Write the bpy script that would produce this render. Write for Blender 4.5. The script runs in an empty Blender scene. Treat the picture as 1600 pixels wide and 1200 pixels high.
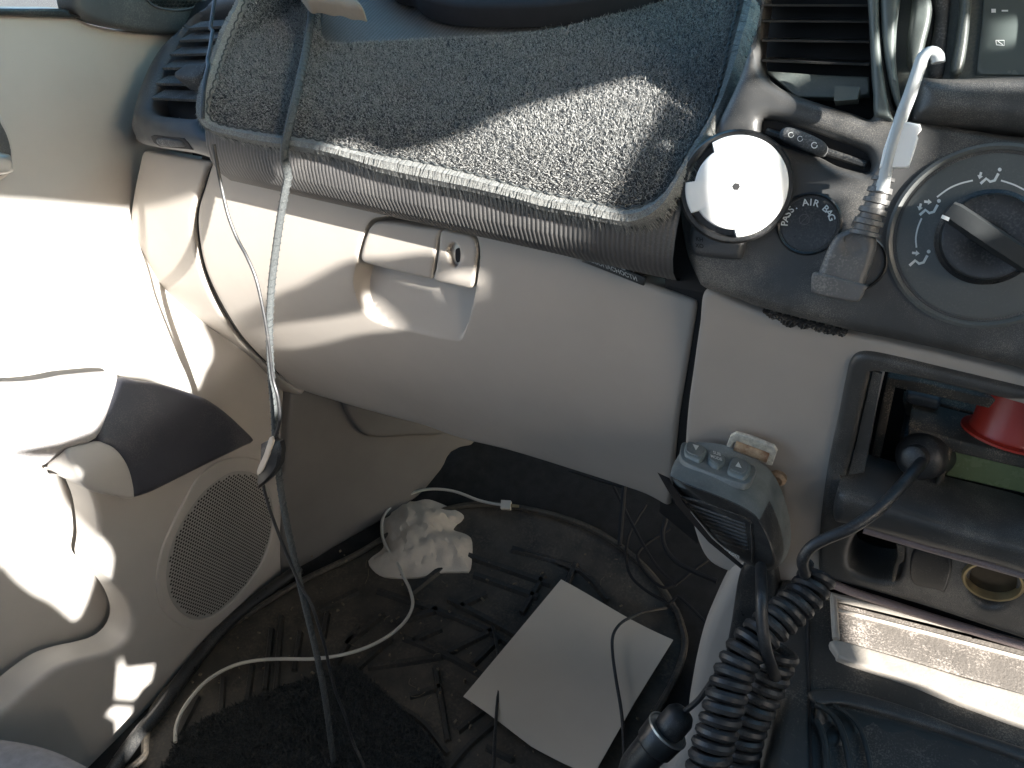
import bpy, math, random
import numpy as np
from mathutils import Vector, Matrix
from mathutils.geometry import delaunay_2d_cdt
random.seed(7); rng = np.random.default_rng(7)
SC = bpy.context.scene; COL = SC.collection

# ------------------------------------------------------------------ camera, sky, sun, exposure
CAM = np.array([0.0, 0.0, 0.75]); PITCH, YAW = math.radians(35), math.radians(28)
FPX = 1200.0                                   # focal length in pixels of the 1600 x 1200 photograph
cam_d = bpy.data.cameras.new('camera'); cam = bpy.data.objects.new('camera', cam_d); COL.objects.link(cam)
cam.location = CAM; cam.rotation_euler = (math.radians(90) - PITCH, 0, YAW)
cam_d.sensor_width = 36; cam_d.lens = 36 * FPX / 1600; cam_d.clip_start = .01; cam_d.clip_end = 500
SC.camera = cam
SUN_D = np.array([-.889, .287, -.358]); SUN_D = SUN_D / np.linalg.norm(SUN_D)      # the way sunlight travels
wd = bpy.data.worlds.new('World'); SC.world = wd; wd.use_nodes = True
nt = wd.node_tree; bg = nt.nodes['Background']
sky = nt.nodes.new('ShaderNodeTexSky'); sky.sky_type = 'NISHITA'; sky.sun_disc = False; sky.dust_density = 3; sky.ozone_density = .8; sky.air_density = .9
sky.sun_elevation = math.asin(-SUN_D[2]); sky.sun_rotation = math.atan2(-SUN_D[0], -SUN_D[1])
nt.links.new(sky.outputs[0], bg.inputs[0]); bg.inputs[1].default_value = .125
sl = bpy.data.lights.new('sun', 'SUN'); sl.energy = 5; sl.angle = math.radians(.4); sl.color = (1, .965, .91)
so = bpy.data.objects.new('sun', sl); COL.objects.link(so); so.location = (3, -1, 3)
so.rotation_euler = Vector(SUN_D).to_track_quat('-Z', 'Y').to_euler()
SC.view_settings.view_transform = 'Standard'; SC.view_settings.look = 'None'
SC.view_settings.exposure = 2.35; SC.view_settings.gamma = 1; SC.view_settings.use_curve_mapping = False

# ------------------------------------------------------------------ where a traced pixel lies in the car
cf = np.array([-math.sin(YAW) * math.cos(PITCH), math.cos(YAW) * math.cos(PITCH), -math.sin(PITCH)])
cr = np.array([math.cos(YAW), math.sin(YAW), 0.0]); cu = np.cross(cr, cf)
def rays(p):
    p = np.atleast_2d(np.asarray(p, float))
    return cf + np.outer((p[:, 0] - 800) / FPX, cr) + np.outer((600 - p[:, 1]) / FPX, cu)
def cast(p, surf, t0=.12, t1=2.2, n=260):
    d = rays(p); N = len(d); ts = np.linspace(t0, t1, n)
    lo = np.full(N, t1); hi = np.full(N, t1); done = np.zeros(N, bool); prev = surf(CAM + d * t0)
    for k in range(1, n):
        cur = surf(CAM + d * ts[k]); hit = (~done) & (cur * prev <= 0)
        lo[hit] = ts[k-1]; hi[hit] = ts[k]; done |= hit; prev = cur
        if done.all(): break
    s0 = surf(CAM + d * lo[:, None])
    for _ in range(26):
        m = (lo + hi) / 2; sm = surf(CAM + d * m[:, None]); same = sm * s0 > 0
        lo = np.where(same, m, lo); hi = np.where(same, hi, m)
    return CAM + d * lo[:, None], lo
def normals(P, surf):
    e = 1e-4; g = np.zeros_like(P)
    for k in range(3):
        q = P.copy(); q[:, k] += e; r = P.copy(); r[:, k] -= e
        g[:, k] = surf(q) - surf(r)
    g /= np.linalg.norm(g, axis=1)[:, None] + 1e-12
    s = np.sign(((CAM - P) * g).sum(1)); s[s == 0] = 1
    return g * s[:, None]
def on(p, surf, lift=0.0):
    P, t = cast(p, surf); return P + normals(P, surf) * np.reshape(lift, (-1, 1)) if np.ndim(lift) else P + normals(P, surf) * lift
def at(l): return np.array([CAM + rays([(a, b)])[0] * d for a, b, d in l])       # pixel + distance
def plane_of(a, b, c):
    n = np.cross(b - a, c - a); n /= np.linalg.norm(n); return lambda P: (P - a) @ n
def sstep(a, b, x):
    x = np.clip((x - a) / (b - a), 0, 1); return x * x * (3 - 2 * x)
# the surfaces of the cabin
def S_glove(P):
    dz = P[:, 2] - .445; lo = np.clip(-dz, 0, .13); y = .452 + 1.9 * lo**2 + .494 * np.maximum(-dz - .13, 0) + 2 * np.maximum(dz, 0)**2
    return P[:, 1] - y - .3 * np.minimum(P[:, 0] + .5, 0)**2
def S_core(P): return P[:, 1] - .53
def dslope(y): return .35 * (np.clip(y, .45, .64) - .45) + .02 * np.maximum(y - .64, 0)
def S_dash(P):
    R = .045; z = P[:, 2] - dslope(P[:, 1]); qy = .418 + R - P[:, 1]; qz = z - (.600 - R)
    return np.hypot(np.maximum(qy, 0), np.maximum(qz, 0)) + np.minimum(np.maximum(qy, qz), 0) - R
def S_left(P): return P[:, 1] - (.420 + 1.25 * np.maximum(P[:, 2] - .56, 0) + 2.2 * np.minimum(P[:, 0] + .5, 0)**2)
def S_mat(P): return np.minimum(S_dash(P), -(S_left(P) - 1.6 * np.maximum(P[:, 0] + .515, 0)) * .6) - .006
def S_door(P):
    return P[:, 0] + .605 + .075 * sstep(.26, .37, P[:, 2])
def S_liner(P): return P[:, 0] + .655
def S_arm(P): return P[:, 0] + .575 + .10 * sstep(.28, .42, P[:, 2])
def S_kick(P): return plane_of(np.array([-.605, .47, 0]), np.array([-.50, .72, 0]), np.array([-.62, .47, .4]))(P)
def S_stack(P): return P[:, 1] - (.435 + .41 * (P[:, 2] - .55) + 5 * np.maximum(.545 - P[:, 2], 0)**2)
def S_stackd(P): return P[:, 1] - (.462 + .41 * (P[:, 2] - .55))
def S_mount(P): return P[:, 1] - (.418 + .34 * (P[:, 2] - .55))
def S_side(P): return P[:, 1] - (.452 - .22 * np.maximum(.30 - P[:, 2], 0) - .5 * np.minimum(P[:, 0] + .06, 0)**2)
def S_fascia(P): return P[:, 1] - (.44 + .06 * (.5 - P[:, 2]))
def S_radio(P): return P[:, 1] - (.47 + .06 * (.5 - P[:, 2]))
def S_radiod(P): return P[:, 1] - .53
def S_console(P): return P[:, 2] - (.285 + .05 * (P[:, 1] - .40))
def S_floor(P):
    return P[:, 2] + .05 - .55 * np.maximum(P[:, 1] - .66, 0)
def S_hang(P): return P[:, 1] - (.403 - .19 * (.52 - P[:, 2]))
def S_seat(P): return P[:, 2] - .15
def S_front(P): return P[:, 1] - .40

# ------------------------------------------------------------------ shape helpers (each gives vertices, faces)
def smooth(pts, closed=True, step=10.0):
    p = np.asarray(pts, float); n = len(p); out = []
    rng_ = range(n) if closed else range(n - 1)
    for i in rng_:
        if closed: a, b, c, d = p[(i-1) % n], p[i], p[(i+1) % n], p[(i+2) % n]
        else: a, b, c, d = p[max(i-1, 0)], p[i], p[i+1], p[min(i+2, n-1)]
        k = max(1, int(math.ceil(np.linalg.norm(c - b) / step)))
        for j in range(k):
            t = j / k
            out.append(.5 * ((2*b) + (c - a)*t + (2*a - 5*b + 4*c - d)*t*t + (3*b - a - 3*c + d)*t**3))
    if not closed: out.append(p[-1])
    return np.array(out)
def straight(pts, step=10.0):
    p = np.asarray(pts, float); n = len(p); out = []
    for i in range(n):
        b, c = p[i], p[(i+1) % n]; k = max(1, int(math.ceil(np.linalg.norm(c - b) / step)))
        for j in range(k): out.append(b + (c - b) * j / k)
    return np.array(out)
def inside(q, poly):
    x, y = q[:, 0], q[:, 1]; r = np.zeros(len(q), bool); n = len(poly); j = n - 1
    for i in range(n):
        xi, yi = poly[i]; xj, yj = poly[j]
        c = ((yi > y) != (yj > y)) & (x < (xj - xi) * (y - yi) / ((yj - yi) or 1e-12) + xi)
        r ^= c; j = i
    return r
def bdist(q, loops):
    d = np.full(len(q), 1e9)
    for L in loops:
        A = L; B = np.roll(L, -1, 0)
        for a, b in zip(A, B):
            ab = b - a; t = np.clip(((q - a) @ ab) / (ab @ ab + 1e-12), 0, 1)
            d = np.minimum(d, np.linalg.norm(q - a - t[:, None] * ab, axis=1))
    return d
def area(p): x, y = p[:, 0], p[:, 1]; return .5 * np.sum(x * np.roll(y, -1) - y * np.roll(x, -1))
def inset(L, w):
    tan = np.roll(L, -1, 0) - np.roll(L, 1, 0); tan /= np.linalg.norm(tan, axis=1)[:, None] + 1e-9
    nrm = np.stack([-tan[:, 1], tan[:, 0]], 1) * (1 if area(L) > 0 else -1)
    return L + nrm * w
def tri2d(loops, extra):
    vs = []; es = []
    for L in loops:
        b = len(vs); n = len(L); vs += [Vector((float(a), float(c))) for a, c in L]; es += [(b + i, b + (i+1) % n) for i in range(n)]
    vs += [Vector((float(a), float(c))) for a, c in extra]
    v, e, f, *_ = delaunay_2d_cdt(vs, es, [], 0, 1e-4)
    V = np.array([(a.x, a.y) for a in v]); F = np.array([list(t) for t in f if len(t) == 3])
    c = V[F].mean(1); ok = inside(c, loops[0])
    for h in loops[1:]: ok &= ~inside(c, h)
    F = F[ok]; used = np.unique(F); m = -np.ones(len(V), int); m[used] = np.arange(len(used))
    return V[used], m[F]
def patch(outline, surf, th=.01, rnd=.003, s=16, holes=(), lift=0.0, disp=None, sm=True, front_only=False, feat=()):
    f = smooth if sm else straight
    st = max(2.5, s * .6); L0 = f(outline, step=st) ; Hs = [(smooth if sm else straight)(h, step=st) for h in holes]
    loops = [L0] + Hs
    cpt = L0.mean(0, keepdims=True); _, tc = cast(cpt, surf); rp = rnd * FPX / max(tc[0], .2)
    extra = [np.asarray(q_) for q_ in feat]
    if rnd > 0:
        for k in (.12, .35, .65, 1.0):
            for i, L in enumerate(loops):
                q = inset(L, rp * k if i == 0 else -rp * k)
                extra.append(q[bdist(q, loops) > rp * k * .93])
    lo, hi = L0.min(0), L0.max(0)
    gx, gy = np.meshgrid(np.arange(lo[0] + s/2, hi[0], s), np.arange(lo[1] + s/2, hi[1], s * .87))
    gx = gx + (np.arange(gx.shape[0]) % 2)[:, None] * s / 2
    g = np.stack([gx.ravel(), gy.ravel()], 1)
    if len(g): extra.append(g[bdist(g, loops) > (rp * 1.15 if rnd > 0 else s * .35)])
    ex = np.concatenate(extra) if extra else np.zeros((0, 2))
    if len(ex):
        ok = inside(ex, L0)
        for h in Hs: ok &= ~inside(ex, h)
        ex = ex[ok]
    V2, F = tri2d(loops, ex)
    P, t = cast(V2, surf); N = normals(P, surf)
    h = np.zeros(len(P))
    if rnd > 0:
        dm = np.minimum(bdist(V2, loops) * t / FPX, rnd); h = rnd - np.sqrt(np.maximum(rnd**2 - (rnd - dm)**2, 0))
    Lf = lift(V2) if callable(lift) else lift
    off = Lf - h
    if disp is not None: off = off - disp(V2)
    P = P + N * np.reshape(off, (-1, 1))
    a, b, c = P[F[:, 0]], P[F[:, 1]], P[F[:, 2]]
    flip = (np.cross(b - a, c - a) * N[F[:, 0]]).sum(1) < 0; F[flip] = F[flip][:, ::-1]
    patch.front = (P, F, N, V2)
    if front_only: return P, [tuple(x) for x in F]
    n = len(P); V = np.concatenate([P, P - N * th]); faces = [tuple(x) for x in F] + [tuple(x[::-1] + n) for x in F]
    ed = {}
    for x in F:
        for i in range(3):
            k = (x[i], x[(i+1) % 3])
            if (k[1], k[0]) in ed: del ed[(k[1], k[0])]
            else: ed[k] = 1
    for a_, b_ in ed: faces.append((b_, a_, a_ + n, b_ + n))
    return V, faces
def frames(P):
    T = np.gradient(P, axis=0); T /= np.linalg.norm(T, axis=1)[:, None] + 1e-12
    u = np.cross(T[0], [0.3, .5, .8]); u /= np.linalg.norm(u); U = [u]
    for k in range(1, len(P)):
        u = U[-1] - T[k] * (U[-1] @ T[k]); U.append(u / (np.linalg.norm(u) + 1e-12))
    U = np.array(U); return T, U, np.cross(T, U)
def tube(P, r, n=8, flat=1.0, cap=True):
    P = np.asarray(P, float); r = np.broadcast_to(np.asarray(r, float), (len(P),)); T, U, W = frames(P)
    a = np.linspace(0, 2*math.pi, n, endpoint=False)
    V = (P[:, None] + r[:, None, None] * (U[:, None] * np.cos(a)[None, :, None] + flat * W[:, None] * np.sin(a)[None, :, None])).reshape(-1, 3)
    F = []
    for i in range(len(P) - 1):
        for j in range(n):
            k = (j+1) % n; F.append((i*n+j, i*n+k, (i+1)*n+k, (i+1)*n+j))
    if cap: F += [tuple(range(n))[::-1], tuple((len(P)-1)*n + j for j in range(n))]
    return V, F
def line3(P, step=.006): return smooth(P, closed=False, step=step)
def spread(P, d):
    """resample a 3-D polyline at even spacing d"""
    L = np.concatenate([[0], np.cumsum(np.linalg.norm(np.diff(P, axis=0), axis=1))]); k = max(2, int(L[-1] / d) + 1)
    q = np.linspace(0, L[-1], k); return np.stack([np.interp(q, L, P[:, i]) for i in range(3)], 1)
def helix(P, R, pitch, steps=14):
    P = spread(P, pitch / steps); T, U, W = frames(P); a = np.arange(len(P)) * 2 * math.pi / steps
    R = np.broadcast_to(R, (len(P),)) if np.ndim(R) == 0 else np.interp(np.linspace(0, 1, len(P)), np.linspace(0, 1, len(R)), R)
    return P + R[:, None] * (U * np.cos(a)[:, None] + W * np.sin(a)[:, None])
def box(c, ax, ay, az):
    c, ax, ay, az = map(lambda v: np.asarray(v, float), (c, ax, ay, az))
    V = np.array([c + sx*ax + sy*ay + sz*az for sx in (-1, 1) for sy in (-1, 1) for sz in (-1, 1)])
    return V, [(0,1,3,2), (4,6,7,5), (0,4,5,1), (2,3,7,6), (0,2,6,4), (1,5,7,3)]
def lathe(c, axis, prof, n=48, up=None):
    """prof: list of (radius, height along axis); the surface of revolution"""
    c = np.asarray(c, float); w = np.asarray(axis, float); w = w / np.linalg.norm(w)
    u = np.cross(w, [0, 0, 1] if abs(w[2]) < .9 else [1, 0, 0]); u /= np.linalg.norm(u); v = np.cross(w, u)
    a = np.linspace(0, 2*math.pi, n, endpoint=False); V = []; F = []
    for r, h in prof: V += [c + w*h + r*(u*math.cos(t) + v*math.sin(t)) for t in a]
    for i in range(len(prof)-1):
        for j in range(n): F.append((i*n+j, i*n+(j+1) % n, (i+1)*n+(j+1) % n, (i+1)*n+j))
    if prof[0][0] > 1e-6: F.append(tuple(range(n))[::-1])
    if prof[-1][0] > 1e-6: F.append(tuple((len(prof)-1)*n + j for j in range(n)))
    return np.array(V), F
def loft(rings, cap0=True, cap1=True):
    n = len(rings[0]); V = np.concatenate(rings); F = []
    for i in range(len(rings)-1):
        for j in range(n): F.append((i*n+j, i*n+(j+1) % n, (i+1)*n+(j+1) % n, (i+1)*n+j))
    if cap0: F.append(tuple(range(n))[::-1])
    if cap1: F.append(tuple((len(rings)-1)*n + j for j in range(n)))
    return V, F
def ribbon(pts, w, surf, lift, step=3.0, th=.0004, sm=True):
    """a painted or raised stroke w pixels wide along pts"""
    p = smooth(pts, False, step) if sm else np.asarray(pts, float)
    if len(p) < 2: return np.zeros((0, 3)), []
    t = np.gradient(p, axis=0); t /= np.linalg.norm(t, axis=1)[:, None] + 1e-9; nn = np.stack([-t[:, 1], t[:, 0]], 1) * w / 2
    A = on(p + nn, surf, lift); B = on(p - nn, surf, lift); n = len(p); V = np.concatenate([A, B])
    F = [(i, i+1, n+i+1, n+i) for i in range(n-1)]
    return V, F
def disc2(c, r, n=20): a = np.linspace(0, 2*math.pi, n, endpoint=False); return np.stack([c[0] + r*np.cos(a), c[1] + r*np.sin(a)], 1)
_txt = {}
def text2d(s, size=1.0):
    if s not in _txt:
        cu_ = bpy.data.curves.new('t', 'FONT'); cu_.body = s; cu_.align_x = 'CENTER'; cu_.resolution_u = 3; cu_.offset = .018
        o = bpy.data.objects.new('t', cu_); COL.objects.link(o); bpy.context.view_layer.update()
        m = o.evaluated_get(bpy.context.evaluated_depsgraph_get()).to_mesh()
        V = np.array([v.co[:2] for v in m.vertices]).reshape(-1, 2); F = [tuple(p.vertices) for p in m.polygons]
        bpy.data.objects.remove(o); bpy.data.curves.remove(cu_); _txt[s] = (V, F)
    V, F = _txt[s]; return V * size, F
def text_on(s, org, xd, yd, surf, lift):
    """flat letters: org pixel of baseline centre, xd / yd pixel vectors of one em"""
    V, F = text2d(s); p = np.asarray(org) + np.outer(V[:, 0], xd) + np.outer(V[:, 1], yd)
    return on(p, surf, lift), F
def join(*vf):
    V = []; F = []; b = 0
    for v, f in vf:
        if len(v) == 0: continue
        V.append(v); F += [tuple(int(i) + b for i in t) for t in f]; b += len(v)
    return np.concatenate(V), F

# ------------------------------------------------------------------ objects
ROOT = {}
def thing(name, label, cat, loc, group=None):
    o = bpy.data.objects.new(name, None); COL.objects.link(o); o.location = loc; o.empty_display_size = .02
    o['label'] = label; o['category'] = cat
    if group: o['group'] = group
    ROOT[o.name] = np.asarray(loc, float); return o
def mk(name, vf, mat, parent=None, label=None, cat=None, group=None, kind=None, angle=38, flat=False):
    V, F = vf if not isinstance(vf, list) else join(*vf)
    V = np.asarray(V, float)
    if parent is None: org = np.array([V[:, 0].mean(), V[:, 1].mean(), V[:, 2].min()])
    else: org = ROOT[parent.name]
    me = bpy.data.meshes.new(name); me.from_pydata((V - org).tolist(), [], [tuple(map(int, f)) for f in F]); me.update()
    if not flat:
        me.polygons.foreach_set('use_smooth', [True] * len(me.polygons))
        if angle: me.set_sharp_from_angle(angle=math.radians(angle))
    me.materials.append(mat)
    o = bpy.data.objects.new(name, me); COL.objects.link(o)
    if parent is None: o.location = org; ROOT[o.name] = org
    else: o.parent = parent; ROOT[o.name] = org
    if label: o['label'] = label
    if cat: o['category'] = cat
    if group: o['group'] = group
    if kind: o['kind'] = kind
    return o

# ------------------------------------------------------------------ materials
def M(name, col, rough=.5, var=.12, vs=30, bump=0, bs=400, dust=0, dust_col=(.45, .42, .37), ds=900, metal=0, spec=.5, tint=None, wear=0, sheen=0):
    m = bpy.data.materials.new(name); m.use_nodes = True; n = m.node_tree.nodes; l = m.node_tree.links
    p = n['Principled BSDF']; tc = n.new('ShaderNodeTexCoord')
    def noise(scale, det=4, r=.6):
        t = n.new('ShaderNodeTexNoise'); t.inputs['Scale'].default_value = scale; t.inputs['Detail'].default_value = det
        t.inputs['Roughness'].default_value = r; l.new(tc.outputs['Object'], t.inputs['Vector']); return t.outputs['Fac']
    def ramp(f, a, b, ca, cb):
        r = n.new('ShaderNodeValToRGB'); r.color_ramp.elements[0].position = a; r.color_ramp.elements[1].position = b
        r.color_ramp.elements[0].color = (*ca, 1); r.color_ramp.elements[1].color = (*cb, 1); l.new(f, r.inputs[0]); return r.outputs[0]
    def mix(f, a, b):
        x = n.new('ShaderNodeMix'); x.data_type = 'RGBA'; l.new(f, x.inputs[0]); l.new(a, x.inputs[6]); l.new(b, x.inputs[7]); return x.outputs[2]
    c = np.array(col); t2 = np.array(tint) if tint else c * (1 + var)
    out = ramp(noise(vs), .3, .72, tuple(c * (1 - var)), tuple(np.clip(t2, 0, 1)))
    if wear:
        w = ramp(noise(vs * 6, 8, .75), .62 - wear * .1, .72, (0, 0, 0), (1, 1, 1)); k = n.new('ShaderNodeRGB'); k.outputs[0].default_value = (*dust_col, 1)
        bw = n.new('ShaderNodeRGBToBW'); l.new(w, bw.inputs[0]); mu = n.new('ShaderNodeMath'); mu.operation = 'MULTIPLY'; mu.inputs[1].default_value = .5; l.new(bw.outputs[0], mu.inputs[0])
        out = mix(mu.outputs[0], out, k.outputs[0])
    if dust:
        d1 = noise(ds, 2, .5); d2 = noise(vs * .7, 3)
        a = n.new('ShaderNodeMath'); a.operation = 'MULTIPLY'; l.new(d1, a.inputs[0]); l.new(d2, a.inputs[1])
        fac = ramp(a.outputs[0], .26, .42, (0, 0, 0), (dust, dust, dust)); bw = n.new('ShaderNodeRGBToBW'); l.new(fac, bw.inputs[0])
        k = n.new('ShaderNodeRGB'); k.outputs[0].default_value = (*dust_col, 1); out = mix(bw.outputs[0], out, k.outputs[0])
    l.new(out, p.inputs['Base Color'])
    rr = n.new('ShaderNodeMapRange'); rr.inputs['To Min'].default_value = max(rough - .1, .03); rr.inputs['To Max'].default_value = min(rough + .12, 1)
    l.new(noise(vs * 3), rr.inputs['Value']); l.new(rr.outputs[0], p.inputs['Roughness'])
    p.inputs['Metallic'].default_value = metal; p.inputs['Specular IOR Level'].default_value = spec
    if sheen: p.inputs['Sheen Weight'].default_value = sheen
    if bump:
        b = n.new('ShaderNodeBump'); b.inputs['Strength'].default_value = bump; b.inputs['Distance'].default_value = .001
        l.new(noise(bs, 3), b.inputs['Height']); l.new(b.outputs[0], p.inputs['Normal'])
    return m
GREY = M('grey_grained_plastic', (.365, .332, .296), .48, .04, 14, .12, 1500)
GREYD = M('door_grey_plastic', (.39, .37, .345), .5, .05, 12, .12, 1400)
TRIMD = M('dark_blue_grey_plastic', (.045, .047, .06), .42, .1, 25, .1, 1500, dust=.12)
BLACK = M('black_dusty_plastic', (.05, .05, .049), .4, .15, 30, .12, 1200, dust=.6, dust_col=(.27, .25, .22), ds=2400)
BLACKG = M('black_smooth_plastic', (.02, .021, .022), .3, .2, 40, .05, 900, dust=.12)
CHAR = M('charcoal_grained_vinyl', (.055, .057, .06), .5, .12, 25, .1, 1500, dust=.12)
RIBBED = M('ribbed_charcoal_vinyl', (.085, .083, .082), .5, .12, 25, .06, 1500, dust=.1)
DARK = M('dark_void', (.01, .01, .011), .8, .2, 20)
VENT = M('dusty_vent_plastic', (.06, .062, .064), .8, .15, 60, .15, 900, dust=.5, dust_col=(.3, .3, .29))
CARPET = M('charcoal_carpet', (.035, .038, .04), .95, .4, 300, .6, 900)
RIDGE = M('black_rubber_ridges', (.03, .028, .025), .45, .2, 60, .2, 500, dust=.25, dust_col=(.15, .12, .085), ds=300)
RUBBER = M('dirty_rubber', (.033, .031, .028), .55, .35, 22, .35, 350, dust=.4, dust_col=(.15, .12, .085), ds=300, tint=(.085, .072, .055), wear=.6)
FLOORM = M('black_floor_carpet', (.014, .014, .014), .95, .4, 60, .5, 900)
WHITEP = M('white_enamel', (.82, .82, .8), .35, .03, 20)
PAPER = M('cream_paper', (.58, .51, .42), .8, .05, 10, .05, 300)
TISSUE = M('crumpled_tissue', (.56, .49, .41), .9, .08, 60, .3, 500)
WCABLE = M('off_white_cable_rubber', (.52, .49, .43), .5, .06, 30)
CORD = M('black_cord_rubber', (.022, .023, .025), .4, .2, 60, .1, 800, dust=.1)
SILVER = M('grey_satin_metal', (.5, .5, .48), .35, .1, 60, metal=.8)
RUST = M('rusty_steel', (.30, .14, .07), .5, .4, 160, .3, 900, metal=.4, tint=(.55, .42, .28))
PLATED = M('worn_plated_steel', (.7, .68, .6), .4, .3, 220, .3, 900, metal=.5, wear=.9, dust_col=(.2, .07, .03))
INK = M('white_printing', (.75, .77, .75), .6, .05, 30)
RED = M('red_plastic', (.36, .03, .018), .35, .1, 40)
LCD = M('green_display', (.2, .24, .12), .25, .08, 40)
MICM = M('grey_rubber_housing', (.15, .17, .172), .5, .2, 60, .15, 900, dust=.15)
BTN = M('grey_button', (.17, .2, .2), .5, .1, 60)
BRASS = M('tarnished_brass', (.42, .33, .18), .35, .25, 80, metal=.7)
FABRIC = M('pale_woven_fabric', (.5, .48, .48), .9, .12, 700, .5, 1200)
SEATF = M('grey_seat_fabric', (.22, .215, .22), .9, .15, 120, .3, 900)
LEATHER = M('black_leather', (.03, .034, .034), .42, .2, 30, .3, 350)
PINK = M('mauve_trim_plastic', (.22, .17, .165), .4, .15, 40, dust=.2)
BINDM = M('grey_binding_yarn', (.2, .205, .2), .95, .35, 500, .8, 900, spec=.1)
# ------------------------------------------------------------------ cabin shell: floor, firewall, roof and an added plate that shapes the sunlight
xs = np.linspace(-.95, .9, 24); ys = np.linspace(-1.1, 1.05, 34)
gx, gy = np.meshgrid(xs, ys, indexing='ij'); V = np.stack([gx.ravel(), gy.ravel(), (-.056 + .55 * np.maximum(gy.ravel() - .66, 0))], 1)
nn = len(ys); F = [(i*nn+j, (i+1)*nn+j, (i+1)*nn+j+1, i*nn+j+1) for i in range(len(xs)-1) for j in range(nn-1)]
mk('floor', (V, F), FLOORM, kind='structure')
mk('firewall', box((0, 1.0, .32), (.95, 0, 0), (0, .02, 0), (0, 0, .30)), FLOORM, kind='structure')
mk('roof', box((0, -.45, 1.22), (.85, 0, 0), (0, .75, 0), (0, 0, .01)), GREYD, kind='structure')
WS = bpy.data.materials.new('tinted_windscreen'); WS.use_nodes = True
n_ = WS.node_tree.nodes; l_ = WS.node_tree.links; tr = n_.new('ShaderNodeBsdfTransparent'); tr.inputs[0].default_value = (.62, .86, .90, 1); gl = n_.new('ShaderNodeBsdfGlossy'); gl.inputs['Roughness'].default_value = .02
mx = n_.new('ShaderNodeMixShader'); mx.inputs[0].default_value = .05; l_.new(tr.outputs[0], mx.inputs[1]); l_.new(gl.outputs[0], mx.inputs[2]); l_.new(mx.outputs[0], n_['Material Output'].inputs[0])
mk('windscreen', (np.array([(-.80, .30, 1.21), (.80, .30, 1.21), (.80, 1.02, .63), (-.80, 1.02, .63), (-.80, .306, 1.214), (.80, .306, 1.214), (.80, 1.026, .634), (-.80, 1.026, .634)]), [(0,1,2,3), (7,6,5,4), (0,4,5,1), (1,5,6,2), (2,6,7,3), (3,7,4,0)]), WS, kind='structure', flat=True)
mk('console_sun_block', box((.155, .54, .115), (.175, 0, 0), (0, .06, 0), (0, 0, .165)), DARK, kind='structure')  # unseen box added to stop sunlight leaking through to the kick panel
mk('rear_wall', box((0, -1.12, .45), (.85, 0, 0), (0, .01, 0), (0, 0, .52)), GREYD, kind='structure')
mk('ground', box((0, 0, -.62), (60, 0, 0), (0, 60, 0), (0, 0, .02)), M('asphalt', (.09, .088, .085), .9, .2, 3), kind='structure')
# holes of an added unseen plate, cut to throw the wanted sun patches
LIT = [
 (S_door, [(-200,300),(0,311),(100,318),(205,328),(225,335),(262,400),(300,480),(330,545),(318,580),(300,612),(250,597),(180,585),(-200,590)]),
 (S_arm, [(-200,560),(150,575),(184,580),(183,600),(166,640),(140,668),(92,688),(-200,735)]),
 (S_liner, [(-200,690),(72,704),(84,740),(104,792),(150,838),(150,880),(138,930),(122,966),(115,969),(80,940),(50,925),(20,900),(0,880),(-100,810),(-200,790)]),
 (S_glove, [(195,328),(225,325),(308,300),(335,286),(395,262),(440,285),(500,300),(580,320),(640,345),(690,372),(712,398),(700,408),(690,396),(650,396),(600,403),(550,405),(500,428),(470,445),(430,460),(400,478),(370,490),(340,505),(310,520),(280,515),(250,495),(225,450),(205,400)]),
 (S_glove, [(405,512),(500,498),(575,483),(590,457),(620,470),(634,497),(632,513),(560,522),(480,542),(410,545)]),
 (S_glove, [(685,425),(740,420),(755,435),(750,465),(735,478),(740,450),(690,437)]),
 (S_mat, [(505,262),(530,245),(640,235),(720,210),(800,172),(900,145),(960,128),(1040,115),(1042,122),(1010,190),(985,230),(955,290),(930,330),(915,352),(800,345),(640,300)]),
 (S_mat, [(1096,236),(1088,215),(1102,180),(1090,155),(1100,97),(1125,92),(1165,72),(1150,125),(1128,175)]),
 (S_stack, [(1150,130),(1200,126),(1255,155),(1215,188),(1200,215),(1150,225)]),
 (S_stack, [(1272,172),(1395,190),(1445,200),(1436,260),(1400,330),(1385,372),(1350,380),(1325,345),(1316,310),(1296,292),(1322,285),(1316,265),(1250,202)]),
 (S_stack, [(1195,307),(1260,290),(1318,284),(1322,300),(1240,335),(1190,345)]),
 (S_mount, [(1078,214),(1150,210),(1226,214),(1230,372),(1076,372)]),
 (lambda P: S_stackd(P) + .012, [(1411,110),(1417,50),(1436,-25),(1461,30),(1442,112)]),
 (lambda P: S_stackd(P) + .005, [(1454,38),(1484,38),(1478,108),(1446,100)]),
 (lambda P: S_stackd(P) + .010, [(1497,30),(1513,27),(1508,85),(1500,110),(1488,110),(1492,60)]),
 (S_stackd, [(1530,85),(1536,30),(1560,35),(1575,30),(1600,15),(1640,0),(1640,50),(1600,62),(1560,72)]),
 (S_stack, [(1445,118),(1640,118),(1640,150),(1455,142)]),
 (S_console, [(1293,933),(1330,938),(1630,1012),(1630,1142),(1600,1135),(1480,1095),(1400,1055),(1312,1035),(1302,1000)]),
 (S_door, [(185,1025),(195,1045),(240,1040),(235,1065),(222,1075),(210,1093),(180,1090),(182,1060)]),
 (S_door, [(165,1115),(175,1105),(205,1107),(203,1125),(215,1128),(205,1145),(182,1158),(180,1125)]),
]
PX = .80
holes = []
for sf, pl in LIT:
    P, _ = cast(smooth(pl, step=14) if len(pl) > 9 else straight(pl, 14), sf); q = P - SUN_D * ((P[:, 0] - PX) / SUN_D[0])[:, None]; holes.append(q[:, 1:])
frame = np.array([(-1.15, -.1), (.55, -.1), (.55, 1.3), (-1.15, 1.3)])
vs = []; es = []
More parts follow.
